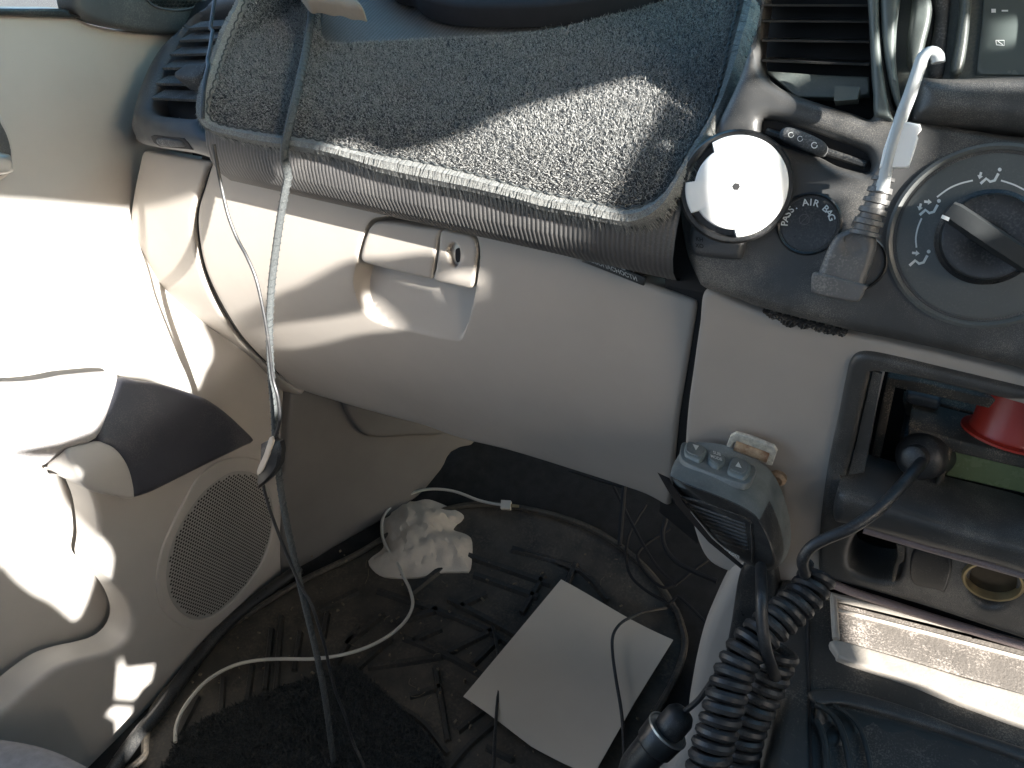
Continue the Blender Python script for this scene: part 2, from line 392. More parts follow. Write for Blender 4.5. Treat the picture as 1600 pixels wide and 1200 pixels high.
for L in [frame] + holes:
    b = len(vs); n = len(L); vs += [Vector(map(float, p)) for p in L]; es += [(b+i, b+(i+1) % n) for i in range(n)]
v, e, f, *_ = delaunay_2d_cdt(vs, es, [], 0, 1e-5)
V2 = np.array([(a.x, a.y) for a in v]); F = np.array([list(t) for t in f]); c = V2[F].mean(1)
ok = inside(c, frame)
for h in holes: ok &= ~inside(c, h)
F = F[ok]; n = len(V2); V = np.concatenate([np.c_[np.full(n, PX), V2], np.c_[np.full(n, PX + .003), V2]])
mk('sun_mask_plate', (V, [tuple(t) for t in F] + [tuple(t[::-1] + n) for t in F]), GREYD, kind='structure', flat=True)  # unseen plate added to cut the sunlight into patches

# ------------------------------------------------------------------ passenger door
door = thing('passenger_door', 'pale grey car door with black tweeter corner, armrest and round speaker grille', 'car door', (-.68, .3, .0))
OPEN = [(-120,690),(60,694),(105,702),(125,735),(140,765),(152,800),(157,850),(154,885),(175,908),(196,935),(207,968),(200,995),(180,1014),(155,1023),(118,1032),(85,1045),(50,1070),(0,1113),(-120,1200)]
DO = [(-300,20),(0,23),(60,24),(118,28),(150,40),(210,50),(300,52),(330,120),(340,300),(380,480),(470,600),(474,700),(474,850),(440,905),(390,950),(340,1000),(290,1065),(250,1120),(225,1160),(150,1260),(-300,1400)]
mk('door_panel', patch(DO, S_door, th=.03, rnd=.005, s=15, holes=[OPEN]), GREYD, door)
mk('pocket_liner', patch([(-300,640),(160,640),(250,760),(260,1000),(200,1080),(-300,1300)], S_liner, th=.004, rnd=0, s=26, sm=False), GREYD, door)
mk('armrest_pad', patch([(-300,585),(0,594),(100,583),(165,578),(184,584),(184,600),(172,640),(158,676),(140,688),(100,696),(0,722),(-300,800)], S_arm, th=.06, rnd=.018, s=14, lift=.012), FABRIC, door)
mk('armrest_end', patch([(150,640),(182,588),(215,590),(255,597),(310,616),(350,640),(382,668),(402,691),(385,700),(330,727),(270,757),(240,772),(216,780),(206,779),(205,750),(195,725),(178,702),(156,690)], S_arm, th=.06, rnd=.008, s=12), TRIMD, door)
mk('armrest_bounce_patch', patch([(103,703),(130,692),(158,688),(182,700),(200,722),(210,750),(212,780),(180,777),(140,766),(120,735)], S_arm, th=.05, rnd=.004, s=10, lift=-.001), GREYD, door)  # paler piece stands in for bounced light on the dark armrest end
mk('window_seal', patch([(-200,8),(0,12),(92,13),(100,19),(119,27),(60,25),(0,23),(-200,20)], S_door, th=.02, rnd=.002, s=10, lift=.008), BLACKG, door)
mk('window_glass', patch([(-200,-60),(95,-60),(96,12),(0,13),(-200,10)], lambda P: P[:, 0] + .69, th=.004, rnd=0, s=60, sm=False), None or M('clear_glass', (.9, .95, .95), .05, .01), door)
gm = bpy.data.materials['clear_glass'].node_tree.nodes['Principled BSDF']; gm.inputs['Transmission Weight'].default_value = 1
sail = mk('mirror_corner_trim', patch([(100,-60),(101,-8),(104,12),(110,20),(120,27),(140,35),(170,43),(210,50),(252,53),(300,50),(420,45),(420,-60)], S_door, th=.02, rnd=.006, s=14, lift=.014), CHAR, door)
tw = []
for r in range(-6, 5):
    for k in range(-9, 10):
        p = (258 + k*6.4 + (r % 2)*3.2, -14 + r*5.2)
        if ((p[0]-258)/44)**2 + ((p[1]+14)/27)**2 < 1:
            q = on([p], S_door, .0145)[0]; tw.append(lathe(q, (1, 0, 0), [(.0021, 0), (.0021, .0006), (.0014, .0007), (.0014, 0)], 8))
mk('tweeter_mesh', tw, BLACKG, sail)
mk('tweeter_rim', tube(on(smooth([(212,-16),(222,6),(258,14),(294,6),(304,-14),(258,-44)], step=4), S_door, .0145), .0012), CHAR, sail)
# inner door handle at the left edge
mk('handle_recess', patch([(-120,165),(-20,168),(4,190),(15,222),(17,255),(8,274),(-20,284),(-120,290)], S_door, th=.004, rnd=.003, s=10, lift=.004), GREYD, door)
mk('handle_shadow_gap', patch([(-120,172),(-24,175),(-2,196),(10,226),(11,252),(3,268),(-24,277),(-120,280)], S_door, th=.004, rnd=.001, s=10, lift=.0055), CHAR, door)
mk('handle_lever', patch([(-120,236),(-12,236),(2,244),(4,256),(-4,268),(-120,274)], S_door, th=.008, rnd=.004, s=8, lift=.016), SILVER, door)
# speaker grille: a perforated sheet inside a raised ring
RING = [(345,719),(312,741),(290,775),(268,818),(250,862),(243,912),(252,950),(280,976),(312,983),(348,973),(384,940),(416,892),(434,840),(438,780),(420,730),(385,714)]
GRL = [(350,742),(312,773),(277,826),(261,872),(259,912),(271,945),(298,966),(332,961),(371,929),(407,880),(424,826),(424,780),(404,744),(378,736)]
ring = mk('speaker_ring', patch(RING, S_door, th=.01, rnd=.0016, s=8, lift=.0022, holes=[GRL]), GREYD, door)
PERF = M('perforated_plastic', (.29, .285, .275), .5, .08, 40)
n_ = PERF.node_tree.nodes; l_ = PERF.node_tree.links; p_ = n_['Principled BSDF']
mk('speaker_grille', patch(GRL, S_door, th=.003, rnd=.0012, s=9, lift=.0008), PERF, door)
g2, lp = [], np.array(smooth(GRL, step=6))
P0, _ = cast(lp, S_door); y0, y1, z0, z1 = P0[:, 1].min(), P0[:, 1].max(), P0[:, 2].min(), P0[:, 2].max()
poly = P0[:, 1:]; pit = .0042; rows = int((z1 - z0) / (pit * .87)) + 1; pts = []
for r in range(rows):
    for k in range(int((y1 - y0) / pit) + 1): pts.append((y0 + k*pit + (r % 2)*pit/2, z0 + r*pit*.87))
pts = np.array(pts); pts = pts[inside(pts, poly)]; pts = pts[bdist(pts, [poly]) > .004]
a = np.linspace(0, 2*math.pi, 8, endpoint=False)
P3 = np.c_[np.zeros(len(pts)), pts]; tmp = np.array([[-.605 - .075 * float(sstep(.26, .37, z)) + .0011, y, z] for y, z in pts])
V = (tmp[:, None] + .0014 * np.stack([np.zeros(8), np.cos(a), np.sin(a)], 1)[None]).reshape(-1, 3)
mk('grille_perforations', (V, [tuple(range(8*i, 8*i+8)) for i in range(len(tmp))]), DARK, door, kind='stuff', flat=True)
# sill and kick panel below the dashboard
kick = thing('kick_panel', 'dark grey footwell side panel ahead of the passenger door', 'trim panel', (-.58, .55, -.05))
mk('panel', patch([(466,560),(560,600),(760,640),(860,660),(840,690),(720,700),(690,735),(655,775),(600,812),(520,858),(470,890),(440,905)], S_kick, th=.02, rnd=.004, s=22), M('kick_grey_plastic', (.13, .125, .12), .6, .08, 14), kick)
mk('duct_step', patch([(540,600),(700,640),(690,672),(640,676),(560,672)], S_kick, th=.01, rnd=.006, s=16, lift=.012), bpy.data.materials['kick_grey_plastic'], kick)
mk('sill_trim', tube(on(smooth([(160,1240),(215,1160),(250,1118),(290,1062),(340,1000),(400,945),(470,895)], False, 8), S_floor, .008), .008, 10), BLACKG, label='black sill strip along the foot of the passenger door', cat='sill trim')
# corner of the passenger seat
mk('passenger_seat', patch([(-200,1125),(-40,1132),(0,1134),(60,1146),(110,1166),(150,1192),(180,1235),(190,1300),(-200,1340)], S_seat, th=.1, rnd=.03, s=14), SEATF, label='grey fabric corner of the passenger seat cushion at lower left', cat='seat')
# ------------------------------------------------------------------ dashboard
dash = thing('dashboard', 'car dashboard with ribbed charcoal top, grey glove box and black centre panel', 'dashboard', (-.3, .47, .25))
# ribbed top and nose, swept along the car's width
prof = [(.53, .515), (.48, .514), (.463, .516), (.447, .519), (.434, .525), (.424, .535), (.419, .546)]
for y_ in [.4181, .4195, .422, .426, .431, .437, .443, .449, .455, .461, .47, .50, .54, .58, .62, .64, .66, .72, .80, .90]: prof.append((y_, .555 + math.sqrt(max(0, .045**2 - min(y_ - .463, 0)**2)) + float(dslope(np.array(y_)))))
prof = np.array(prof); pt = np.gradient(prof, axis=0); pt /= np.linalg.norm(pt, axis=1)[:, None]; pn = np.stack([-pt[:, 1], pt[:, 0]], 1)
xs = np.arange(-.494, -.1125, .00082); rib = np.array([0, .00055, .0007, .00035])
V = np.array([(x, *(prof[j] + pn[j] * rib[i % 4])) for i, x in enumerate(xs) for j in range(len(prof))]); m_ = len(prof)
F = [(i*m_+j, i*m_+j+1, (i+1)*m_+j+1, (i+1)*m_+j) for i in range(len(xs)-1) for j in range(m_-1)]
mk('ribbed_top', (V, F), RIBBED, dash, angle=0)
mk('dash_core', box((.0, .64, .42), (.72, 0, 0), (0, .085, 0), (0, 0, .11)), DARK, dash)
mk('panel_joint', patch([(1030,320),(1080,320),(1110,460),(1040,446)], lambda P: S_stack(P) - .018, th=.004, rnd=0, s=14, sm=False), DARK, dash)
mk('driver_side_body', box((.55, .63, .46), (.24, 0, 0), (0, .10, 0), (0, .03, .22)), BLACK, dash)
# left vent
LV = [(360,-40),(320,2),(297,18),(270,45),(246,70),(225,105),(208,150),(199,195),(203,214),(215,226),(240,233),(300,243),(336,250),(331,212),(316,199),(309,180),(309,160),(314,130),(324,100),(339,65),(355,35),(372,0),(376,-40)]
VO = [(366,4),(330,10),(300,20),(280,42),(262,70),(248,100),(237,130),(230,158),(233,169),(245,175),(258,177),(300,180),(304,172),(306,150),(312,122),(324,92),(340,58),(354,28)]
vent = mk('side_vent', patch(LV, S_left, th=.03, rnd=.007, s=11, holes=[VO]), CHAR, dash)
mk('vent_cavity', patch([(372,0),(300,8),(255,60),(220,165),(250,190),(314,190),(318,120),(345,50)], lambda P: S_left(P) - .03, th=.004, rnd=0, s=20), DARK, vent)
for (xa, ya, xb, yb) in [(291,41,352,37),(276,60,342,57),(261,82,332,80),(249,103,324,102),(239,127,316,129),(233,150,310,153)]:
    A, B = on([(xa, ya), (xb, yb)], S_left, -.002); o_ = np.array([0, .016, .003]); u_ = np.array([0, .001, -.0018])
    R = [np.array([p, p + o_, p + o_ + u_, p + u_ * 1.3]) for p in (A, A * .5 + B * .5, B)]
    mk('slat', loft(R), VENT, vent, flat=True)
kb = on([(272,111),(281,121),(305,120),(322,106),(318,98),(296,97)], S_left, .004)
mk('vent_knob', patch([(271,112),(275,120),(300,122),(318,112),(322,104),(314,98),(292,99)], lambda P: S_left(P) + .008, th=.014, rnd=.0025, s=5), VENT, vent)
mk('thumbwheel_recess', patch([(236,213),(241,211),(287,216),(294,222),(302,234),(250,229),(241,223)], S_left, th=.003, rnd=.0005, s=6, lift=.0006, sm=False), DARK, vent)
mk('thumbwheel', patch([(246,218),(252,215),(282,219),(288,224),(290,229),(262,229),(250,226)], S_left, th=.004, rnd=.0015, s=5, lift=.002), VENT, vent)

# glove box lid with its scooped recess
REC = np.array(smooth([(556,413),(552,432),(553,452),(562,478),(580,500),(610,512),(640,518),(690,530),(716,534),(726,522),(735,492),(743,452),(749,405),(748,382),(738,364),(700,354),(625,341),(592,339),(574,350),(562,385)], step=4))
def scoop(p):
    d = bdist(p, [REC]); ins = inside(p, REC); v = np.clip((p[:, 1] - 350 - (p[:, 0] - 560) * .12) / 165, 0, 1)
    return np.where(ins, .021 * np.clip((1.0 - v) / .55, 0, 1) * np.clip(d / np.where(p[:, 0] < 600, 9, 4), 0, 1), 0)
LID = [(332,253),(345,253),(400,263),(560,301),(680,331),(800,362),(945,418),(1030,449),(1080,468),(1087,474),(1086,490),(1078,540),(1068,600),(1060,650),(1055,700),(1048,778),(1042,792),(1000,772),(900,739),(800,708),(720,688),(660,667),(600,651),(520,628),(460,607),(425,577),(395,548),(370,518),(340,468),(319,420),(309,372),(308,330),(319,290),(327,263)]
GB = mk('glove_box_lid', patch(LID, S_glove, th=.02, rnd=.004, s=8, disp=scoop, feat=[inset(REC, w_) for w_ in (-1.5, .2, 2.2, 4.2, 9)]), GREY, dash)
H1 = [(564,402),(566,388),(572,368),(580,353),(592,346),(625,348),(660,354),(688,359),(684,378),(681,400),(677,425),(675,436),(655,433),(600,419),(570,411)]
H2 = [(691,360),(715,364),(735,368),(743,376),(746,388),(744,410),(741,438),(738,448),(732,450),(700,443),(679,437),(682,418),(686,390)]
mk('handle', patch(H1, S_glove, th=.012, rnd=.003, s=8, lift=.001), GREY, GB)
KH = [(700,396),(702,385),(709,380),(716,384),(719,394),(718,408),(712,417),(704,412)]
mk('lock_block', patch(H2, S_glove, th=.012, rnd=.002, s=7, lift=.001, holes=[KH]), GREY, GB)
mk('lock_cylinder', patch([(698,397),(702,383),(709,378),(718,384),(721,396),(718,410),(711,419),(702,413)], S_glove, th=.004, rnd=.0003, s=6, lift=-.005), SILVER, GB)
mk('keyhole', patch([(708,392),(713,389),(716,394),(715,408),(711,412),(708,406)], S_glove, th=.003, rnd=.0, s=4, lift=-.0035), DARK, GB)
TRIM = [(224,236),(216,262),(208,300),(203,340),(206,380),(216,420),(236,460),(263,500),(301,540),(340,568),(395,598),(440,613),(470,618),(447,602),(418,577),(388,548),(362,518),(333,472),(313,422),(303,374),(302,330),(313,290),(322,262),(326,252),(300,247),(250,239)]
mk('end_trim', patch(TRIM, S_glove, th=.02, rnd=.003, s=9), GREY, dash)
mk('seam_gap', patch([(318,240),(336,255),(327,290),(318,330),(320,372),(330,420),(352,468),(382,518),(407,548),(437,577),(425,587),(390,557),(360,524),(330,476),(308,426),(298,374),(297,330),(308,290)], lambda P: S_glove(P) - .005, th=.004, rnd=0, s=10), DARK, dash)
mk('lid_gap', patch([(1040,440),(1120,460),(1108,520),(1094,600),(1086,700),(1090,850),(1030,800),(1040,700)], lambda P: S_glove(P) - .004, th=.01, rnd=0, s=14, sm=False), DARK, dash)
# airbag label on the black edge above the lid
INKB = M('faded_label_printing', (.35, .36, .35), .6, .3, 400)
mk('airbag_label', [text_on('AIRBAG', (968,408), (13.5,5.2), (-3,-11), S_glove, .018), text_on('БЕЗОПАСНОСТИ', (971,417), (9.2,3.7), (-3,-9), S_glove, .018)], INKB, dash, flat=True)
mk('label_strip', patch([(925,392),(1020,428),(1016,440),(922,404)], S_glove, th=.003, rnd=.0005, s=12, lift=.0155, sm=False), BLACKG, dash)

# ------------------------------------------------------------------ black centre panel
VR = [(1204,-60),(1193,-10),(1186,30),(1183,70),(1187,98),(1199,120),(1230,141),(1280,159),(1330,174),(1364,180),(1361,110),(1355,-10),(1353,-60)]
SLOT = [(1188,187),(1200,184),(1235,192),(1275,205),(1345,232),(1358,246),(1360,260),(1352,268),(1310,259),(1270,240),(1200,219),(1189,207)]
SCR = [(1390,-60),(1384,60),(1392,140),(1402,172),(1425,186),(1700,212),(1760,100),(1760,-60)]
ST = [(1198,-80),(1188,0),(1178,45),(1165,82),(1150,125),(1128,172),(1100,228),(1080,262),(1063,300),(1060,325),(1063,360),(1072,402),(1086,436),(1098,453),(1150,471),(1200,489),(1330,521),(1480,553),(1620,588),(1800,640),(1860,300),(1860,-80)]
SP = mk('centre_panel', patch(ST, S_stack, th=.03, rnd=.007, s=13, holes=[VR, SLOT, SCR]), BLACK, dash)
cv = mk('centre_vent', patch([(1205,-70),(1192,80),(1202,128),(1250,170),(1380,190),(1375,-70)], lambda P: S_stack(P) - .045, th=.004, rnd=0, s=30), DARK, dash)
for (ya, yb) in [(2,2),(27,28),(58,60),(90,96)]:
    A, B = on([(1188, ya), (1357, yb)], S_stack, -.006); o_ = np.array([0, .03, -.004]); u_ = np.array([0, .001, -.0012])
    mk('slat', loft([np.array([p, p + o_, p + o_ + u_, p + u_]) for p in (A, B)]), BLACK, cv, flat=True)
TEAL = M('grey_satin_trim', (.09, .105, .1), .35, .1, 20, dust=.1)
mk('lower_flap', patch([(1192,104),(1280,110),(1357,113),(1358,142),(1310,147),(1240,146)], S_stack, th=.01, rnd=.001, s=12, lift=-.012, sm=False), TEAL, cv)
mk('vent_knob', loft([on([(1305,136),(1344,138),(1340,157),(1304,160)], S_stack, d) for d in (.004, -.012)]), TEAL, cv, flat=True)
mk('vent_edge', patch([(1354,-60),(1360,60),(1364,140),(1366,178),(1380,185),(1396,189),(1390,170),(1380,110),(1374,40),(1372,-60)], S_stack, th=.01, rnd=.003, s=8, lift=.003), TEAL, cv)
# slider
sd = mk('slider_track', patch([(1180,178),(1370,240),(1372,280),(1180,215)], S_stack, th=.003, rnd=0, s=14, lift=-.010), DARK, dash)
mk('slider_rail', tube(on([(1195,203),(1352,256)], S_stack, -.006), .0022, 8), BLACKG, sd)
sk = mk('slider_knob', patch([(1219,209),(1224,202),(1236,200),(1262,209),(1286,221),(1293,231),(1290,240),(1281,243),(1255,234),(1228,222),(1220,217)], S_stack, th=.012, rnd=.0035, s=5, lift=.006), VENT, sd)
mk('knob_marks', [ribbon(smooth(disc2((1274,229), 4.5, 10), step=3), 1.4, S_stack, .0065), ribbon(smooth(disc2((1252,219), 4, 10), step=3), .8, S_stack, .0065), ribbon(smooth(disc2((1238,213), 4, 10), step=3), .8, S_stack, .0065)], INK, sk, flat=True)
# airbag lamp
def pixdir(c, surf):                     # centre and normal on a surface
    P, _ = cast([c], surf); return P[0], normals(P, surf)[0]
C_, N_ = pixdir((1264,350), S_stack)
al = mk('airbag_lamp', lathe(C_, N_, [(.0178, -.004), (.0178, .0006), (.0168, .0014), (.0158, .0006), (.0157, -.001), (.0155, -.001), (.0150, .0004), (0, .0006)], 64), BLACKG, dash)
tx = []
for ch, ang in zip('PASS. AIR BAG', np.linspace(168, 12, 13) + 8):
    if ch == ' ': continue
    a_ = math.radians(ang); c2 = np.array([1264 + 33*math.cos(a_), 352 - 31*math.sin(a_)]); t_ = np.array([math.sin(a_), math.cos(a_)]) ; r_ = np.array([math.cos(a_), -math.sin(a_)])
    tx.append(text_on(ch, c2, t_ * 15, r_ * 15, S_stack, .0012))
mk('lettering', tx, INK, al, flat=True)
mk('airbag_symbol', [ribbon(smooth(disc2((1257,343), 8, 14), step=3), 1, S_stack, .0011), ribbon([(1250,350),(1264,336)], 1, S_stack, .0011, sm=False)], M('unlit_symbol', (.11, .1, .1), .5), al, flat=True)
# climate dial
C_, N_ = pixdir((1542,371), S_stack)
DIALG = M('dial_grey_plastic', (.095, .102, .1), .4, .1, 20, dust=.1)
dl = mk('climate_dial', lathe(C_, N_, [(.0478, -.003), (.0478, .0015), (.0462, .0022), (.0445, .0012), (.0440, -.002), (.0432, -.002), (.0425, .0004), (.041, .0008), (.0, .0008)], 96), DIALG, dash)
E1 = np.cross([0, 0, 1.0], N_); E1 /= np.linalg.norm(E1); E2 = np.cross(N_, E1)
kn = mk('dial_knob', lathe(C_, N_, [(.0245, .0008), (.0245, .004), (.0225, .0055), (.0215, .012), (.020, .0125), (.006, .0085), (0, .008)], 64), BLACKG, dl)
gd = np.array([.91, -.41]); g3 = E1 * gd[0] + E2 * gd[1]; g3 = g3 if (g3 @ cr) > 0 else -g3; gw = np.cross(N_, g3)
sec = lambda w, h0, h1: [(-w, h0), (-w, h1 * .8), (-w * .7, h1), (w * .7, h1), (w, h1 * .8), (w, h0)]
R = [np.array([C_ + g3 * s + gw * a + N_ * b for a, b in sec(w, .004, h)]) for s, w, h in [(-.0255, .0025, .014), (-.0245, .0045, .019), (-.021, .0053, .0205), (.0, .0056, .021), (.021, .0053, .0205), (.0245, .0045, .019), (.0255, .0025, .014)]]
mk('grip', loft(R), M('knob_grey_plastic', (.032, .035, .036), .6, .1, 30, spec=.25), kn, angle=50)
mk('grip_highlight', ribbon([(1471,338),(1483,343)], 6, lambda P, c=C_ + N_ * .0208, n=N_: (P - c) @ n, .0006, sm=False), INK, kn, flat=True)  # white stroke painted as a small highlight on the grip
S_dial = lambda P: (P - (C_ + N_ * .0008)) @ N_
icons = []
def icon(cx, cy, arrows, s=1.0):
    q = lambda l: [(cx + a*s, cy + b*s) for a, b in l]
    icons.append(ribbon(q([(-13,10),(-4,2),(2,7),(9,5),(15,-6)]), 4.2, S_dial, .0002, sm=False)); c2 = disc2((cx + 17*s, cy - 12*s), 3.0*s, 12)
    icons.append((on(c2, S_dial, .0002), [tuple(range(12))]))
    for (ax, ay, dx, dy) in arrows:
        icons.append(ribbon(q([(ax, ay), (ax + dx*.55, ay + dy*.55)]), 3.8, S_dial, .0002, sm=False))
        t_ = np.array([dx, dy]); n2 = np.array([-dy, dx]) / np.hypot(dx, dy) * 4.6
        tri = np.array([(ax + dx*.5 + n2[0], ay + dy*.5 + n2[1]), (ax + dx, ay + dy), (ax + dx*.5 - n2[0], ay + dy*.5 - n2[1])]) * s + np.array([cx, cy])
        icons.append((on(tri, S_dial, .0002), [(0, 1, 2)]))
icon(1545,277,[(-12,-8,-3,11)]); icon(1450,326,[(-11,-8,-3,11),(-6,-11,12,1)]); icon(1434,405,[(-9,-10,12,1)])
mk('airflow_symbols', icons, INK, dl, flat=True)
arc = lambda pts: ribbon(smooth(pts, False, 4), 2.6, S_dial, .0002)
mk('scale_arcs', [arc([(1464,308),(1482,295),(1500,287),(1520,282)]), arc([(1440,341),(1434,356),(1431,372),(1432,387)]), arc([(1564,282),(1585,289),(1604,299),(1625,314)])], INK, dl, flat=True)
# power socket ring behind the plug
C_, N_ = pixdir((1338,410), S_stack)
mk('socket_ring', lathe(C_, N_, [(.0160, -.003), (.0160, .0012), (.0152, .0018), (.0143, .001), (.0141, -.006), (0, -.006)], 56), BLACKG, dash)
# screen in its hood
sc = mk('screen_surround', patch([(1370,-80),(1372,230),(1780,260),(1780,-80)], S_stackd, th=.006, rnd=0, s=30, sm=False), TEAL, dash)
mk('hood_edge', patch([(1378,-60),(1376,20),(1382,90),(1392,140),(1404,172),(1418,184),(1410,165),(1404,130),(1400,90),(1402,30),(1410,-60)], S_stack, th=.028, rnd=.004, s=7, lift=.003), TEAL, sc)
for nm, pts, lf, mt in [('rounded_rib', [(1440,-40),(1452,0),(1455,30),(1446,70),(1436,106),(1420,110),(1416,80),(1422,30),(1430,-40)], .012, TEAL), ('groove', [(1456,-40),(1462,30),(1450,100),(1440,104),(1448,40),(1448,-40)], .002, BLACKG), ('flat_rib', [(1466,-40),(1486,-40),(1480,60),(1473,120),(1450,120),(1458,60)], .005, VENT), ('curved_rib', [(1500,-40),(1518,-40),(1514,40),(1508,90),(1500,118),(1484,118),(1491,70),(1498,20)], .010, TEAL)]:
    mk(nm, patch(pts, S_stackd, th=.01, rnd=.004, s=7, lift=lf), mt, sc)
SCRN = M('grey_screen_glass', (.10, .12, .115), .25, .04, 10)
sn = mk('display_screen', patch([(1538,-60),(1534,30),(1524,118),(1800,122),(1800,-60)], S_stackd, th=.004, rnd=.001, s=20, lift=.002, sm=False), SCRN, sc)
mk('screen_marks', [ribbon([(1548,19),(1555,19)], 6, S_stackd, .0028, sm=False), ribbon([(1564,19),(1574,19)], 2.6, S_stackd, .0028, sm=False), ribbon([(1555,65),(1568,65),(1568,73),(1556,72),(1555,65)], 1.2, S_stackd, .0028, sm=False), ribbon([(1558,66),(1566,72)], 1.2, S_stackd, .0028, sm=False)], INK, sn, flat=True)
mk('screen_ledge', patch([(1436,120),(1480,120),(1700,123),(1700,206),(1500,197),(1440,192),(1424,184),(1430,150)], S_stack, th=.03, rnd=.012, s=9, lift=.006), BLACK, sc)

# ------------------------------------------------------------------ lower grey fascia, radio bay
FA = [(1102,456),(1150,474),(1200,492),(1330,524),(1480,557),(1620,592),(1820,640),(1820,700),(1620,640),(1480,600),(1370,570),(1345,568),(1335,585),(1322,650),(1306,740),(1296,820),(1290,900),(1240,910),(1180,905),(1110,880),(1082,820),(1072,760),(1070,700),(1074,640),(1082,580),(1092,510)]
mk('lower_fascia', patch(FA, S_fascia, th=.02, rnd=.003, s=14), GREY, dash)
BO = [(1350,548),(1400,556),(1480,575),(1640,613),(1840,660),(1840,1060),(1620,1000),(1450,945),(1320,908),(1284,900),(1280,860),(1285,790),(1295,720),(1310,650),(1322,590),(1330,560)]
BI = [(1368,578),(1440,590),(1560,618),(1700,650),(1700,870),(1600,826),(1450,785),(1330,748),(1322,742),(1330,715),(1345,650),(1358,592)]
rb = mk('radio_surround', patch(BO, S_fascia, th=.03, rnd=.004, s=12, holes=[BI, [(1345,826),(1408,846),(1400,902),(1330,884)], disc2((1552,905), 37, 16)], lift=.004), BLACK, dash)
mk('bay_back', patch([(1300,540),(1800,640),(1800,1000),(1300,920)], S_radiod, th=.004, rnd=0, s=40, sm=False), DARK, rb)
mk('inner_wall', loft([on([(1364,580),(1378,584),(1350,738),(1326,742)], S_fascia, d) for d in (.0, -.02)]), BLACK, rb, flat=True)
mk('silver_strip', patch([(1374,580),(1382,583),(1352,712),(1345,722),(1346,706)], S_fascia, th=.004, rnd=.0008, s=6, lift=-.002, sm=False), SILVER, rb)
DUSTM = M('dust_coated_plastic', (.06, .052, .042), .75, .3, 60, .4, 700, dust=.8, dust_col=(.3, .24, .17), ds=1200)
fr = [(1386,590),(1440,598),(1620,640),(1660,650),(1660,662),(1620,655),(1440,615),(1398,606),(1372,730),(1358,728)]
mk('inner_frame', patch(fr, S_radio, th=.02, rnd=.001, s=8, sm=False), DUSTM, rb)
mk('lower_lip', patch([(1313,750),(1330,747),(1450,783),(1600,823),(1700,850),(1700,925),(1600,872),(1450,830),(1340,800),(1308,790)], S_fascia, th=.03, rnd=.007, s=9, lift=.018), BLACK, rb)
mk('shelf_strip', patch([(1345,735),(1480,775),(1660,820),(1660,832),(1480,787),(1340,746)], S_radio, th=.01, rnd=.001, s=10, sm=False), BLACK, rb)
mk('pocket_trim', tube(on([(1352,817),(1450,845),(1620,892),(1760,932)], S_fascia, .006), .0032, 10), PINK, rb)
mk('lower_trim', tube(on([(1296,900),(1330,914),(1460,956),(1620,1004),(1760,1046)], S_fascia, .006), .0032, 10), PINK, rb)
mk('switch_blank', patch([(1432,848),(1486,863),(1478,915),(1466,913),(1426,900)], S_fascia, th=.006, rnd=.002, s=8, lift=.0062), BLACKG, rb)
mk('torn_edge', patch([(1402,842),(1416,846),(1414,868),(1406,874),(1400,900),(1394,902),(1398,878),(1404,862)], S_fascia, th=.004, rnd=.001, s=5, lift=.0055, sm=False), DUSTM, rb)
C_, N_ = pixdir((1552,905), lambda P: S_fascia(P) + .004)
ls = mk('lighter_socket', lathe(C_, N_, [(.0178, -.004), (.0178, .002), (.0170, .0032), (.0156, .003), (.0150, .001), (.0150, -.004)], 64), BRASS, rb)
mk('socket_well', lathe(C_, N_, [(.0149, -.003), (.0146, -.02), (.0140, -.03), (0, -.03)], 48), M('dark_brown_metal', (.05, .038, .024), .4, .3, 60, metal=.4), ls)
mk('socket_contact', [box(C_ - N_ * .012 + cr * (-.003) + np.array([0, 0, .008]), cr * .004, (0, .0005, .003), N_ * .006), box(C_ - N_ * .012 + cr * .004 + np.array([0, 0, .008]), cr * .0025, (0, .0005, .002), N_ * .006)], SILVER, ls, flat=True)
# two-way radio head in the bay, with its round plug
radio = thing('two_way_radio', 'radio head deep in the dusty bay with a green display', 'radio', (.08, .49, .38))
mk('chassis', patch([(1472,690),(1487,700),(1700,755),(1700,830),(1472,770),(1440,755),(1400,742),(1405,690)], S_radio, th=.04, rnd=.002, s=14, lift=-.004, sm=False), BLACKG, radio)
mk('display', patch([(1488,706),(1600,731),(1700,755),(1700,802),(1600,774),(1474,745)], S_radio, th=.002, rnd=.0005, s=14, lift=-.002, sm=False), LCD, radio)
mk('cover_ledge', patch([(1420,662),(1500,684),(1700,735),(1700,752),(1600,728),(1490,702),(1420,690)], S_radio, th=.03, rnd=.002, s=10, lift=.004, sm=False), DUSTM, radio)
mk('top_plate', patch([(1410,625),(1470,630),(1700,690),(1700,740),(1500,690),(1420,665)], lambda P: S_radio(P) - .03, th=.01, rnd=.001, s=14, sm=False), DUSTM, radio)
mk('bracket_block', patch([(1418,616),(1465,626),(1466,642),(1455,641),(1420,632)], lambda P: S_radio(P) - .02, th=.01, rnd=.003, s=6), CHAR, radio)
Pc, _ = cast([(1577,690)], S_radio)
cc = Pc[0] + np.array([0, .008, 0]); upv = np.array([.0, .22, .975])
mk('red_cap', lathe(cc, upv, [(.0, -.001), (.0275, -.001), (.0275, .0005), (.0235, .0012), (.0226, .003), (.0224, .034), (.0214, .035), (0, .035)], 48), RED, label='red flanged plastic cap lying in the radio bay above the green display', cat='cap')
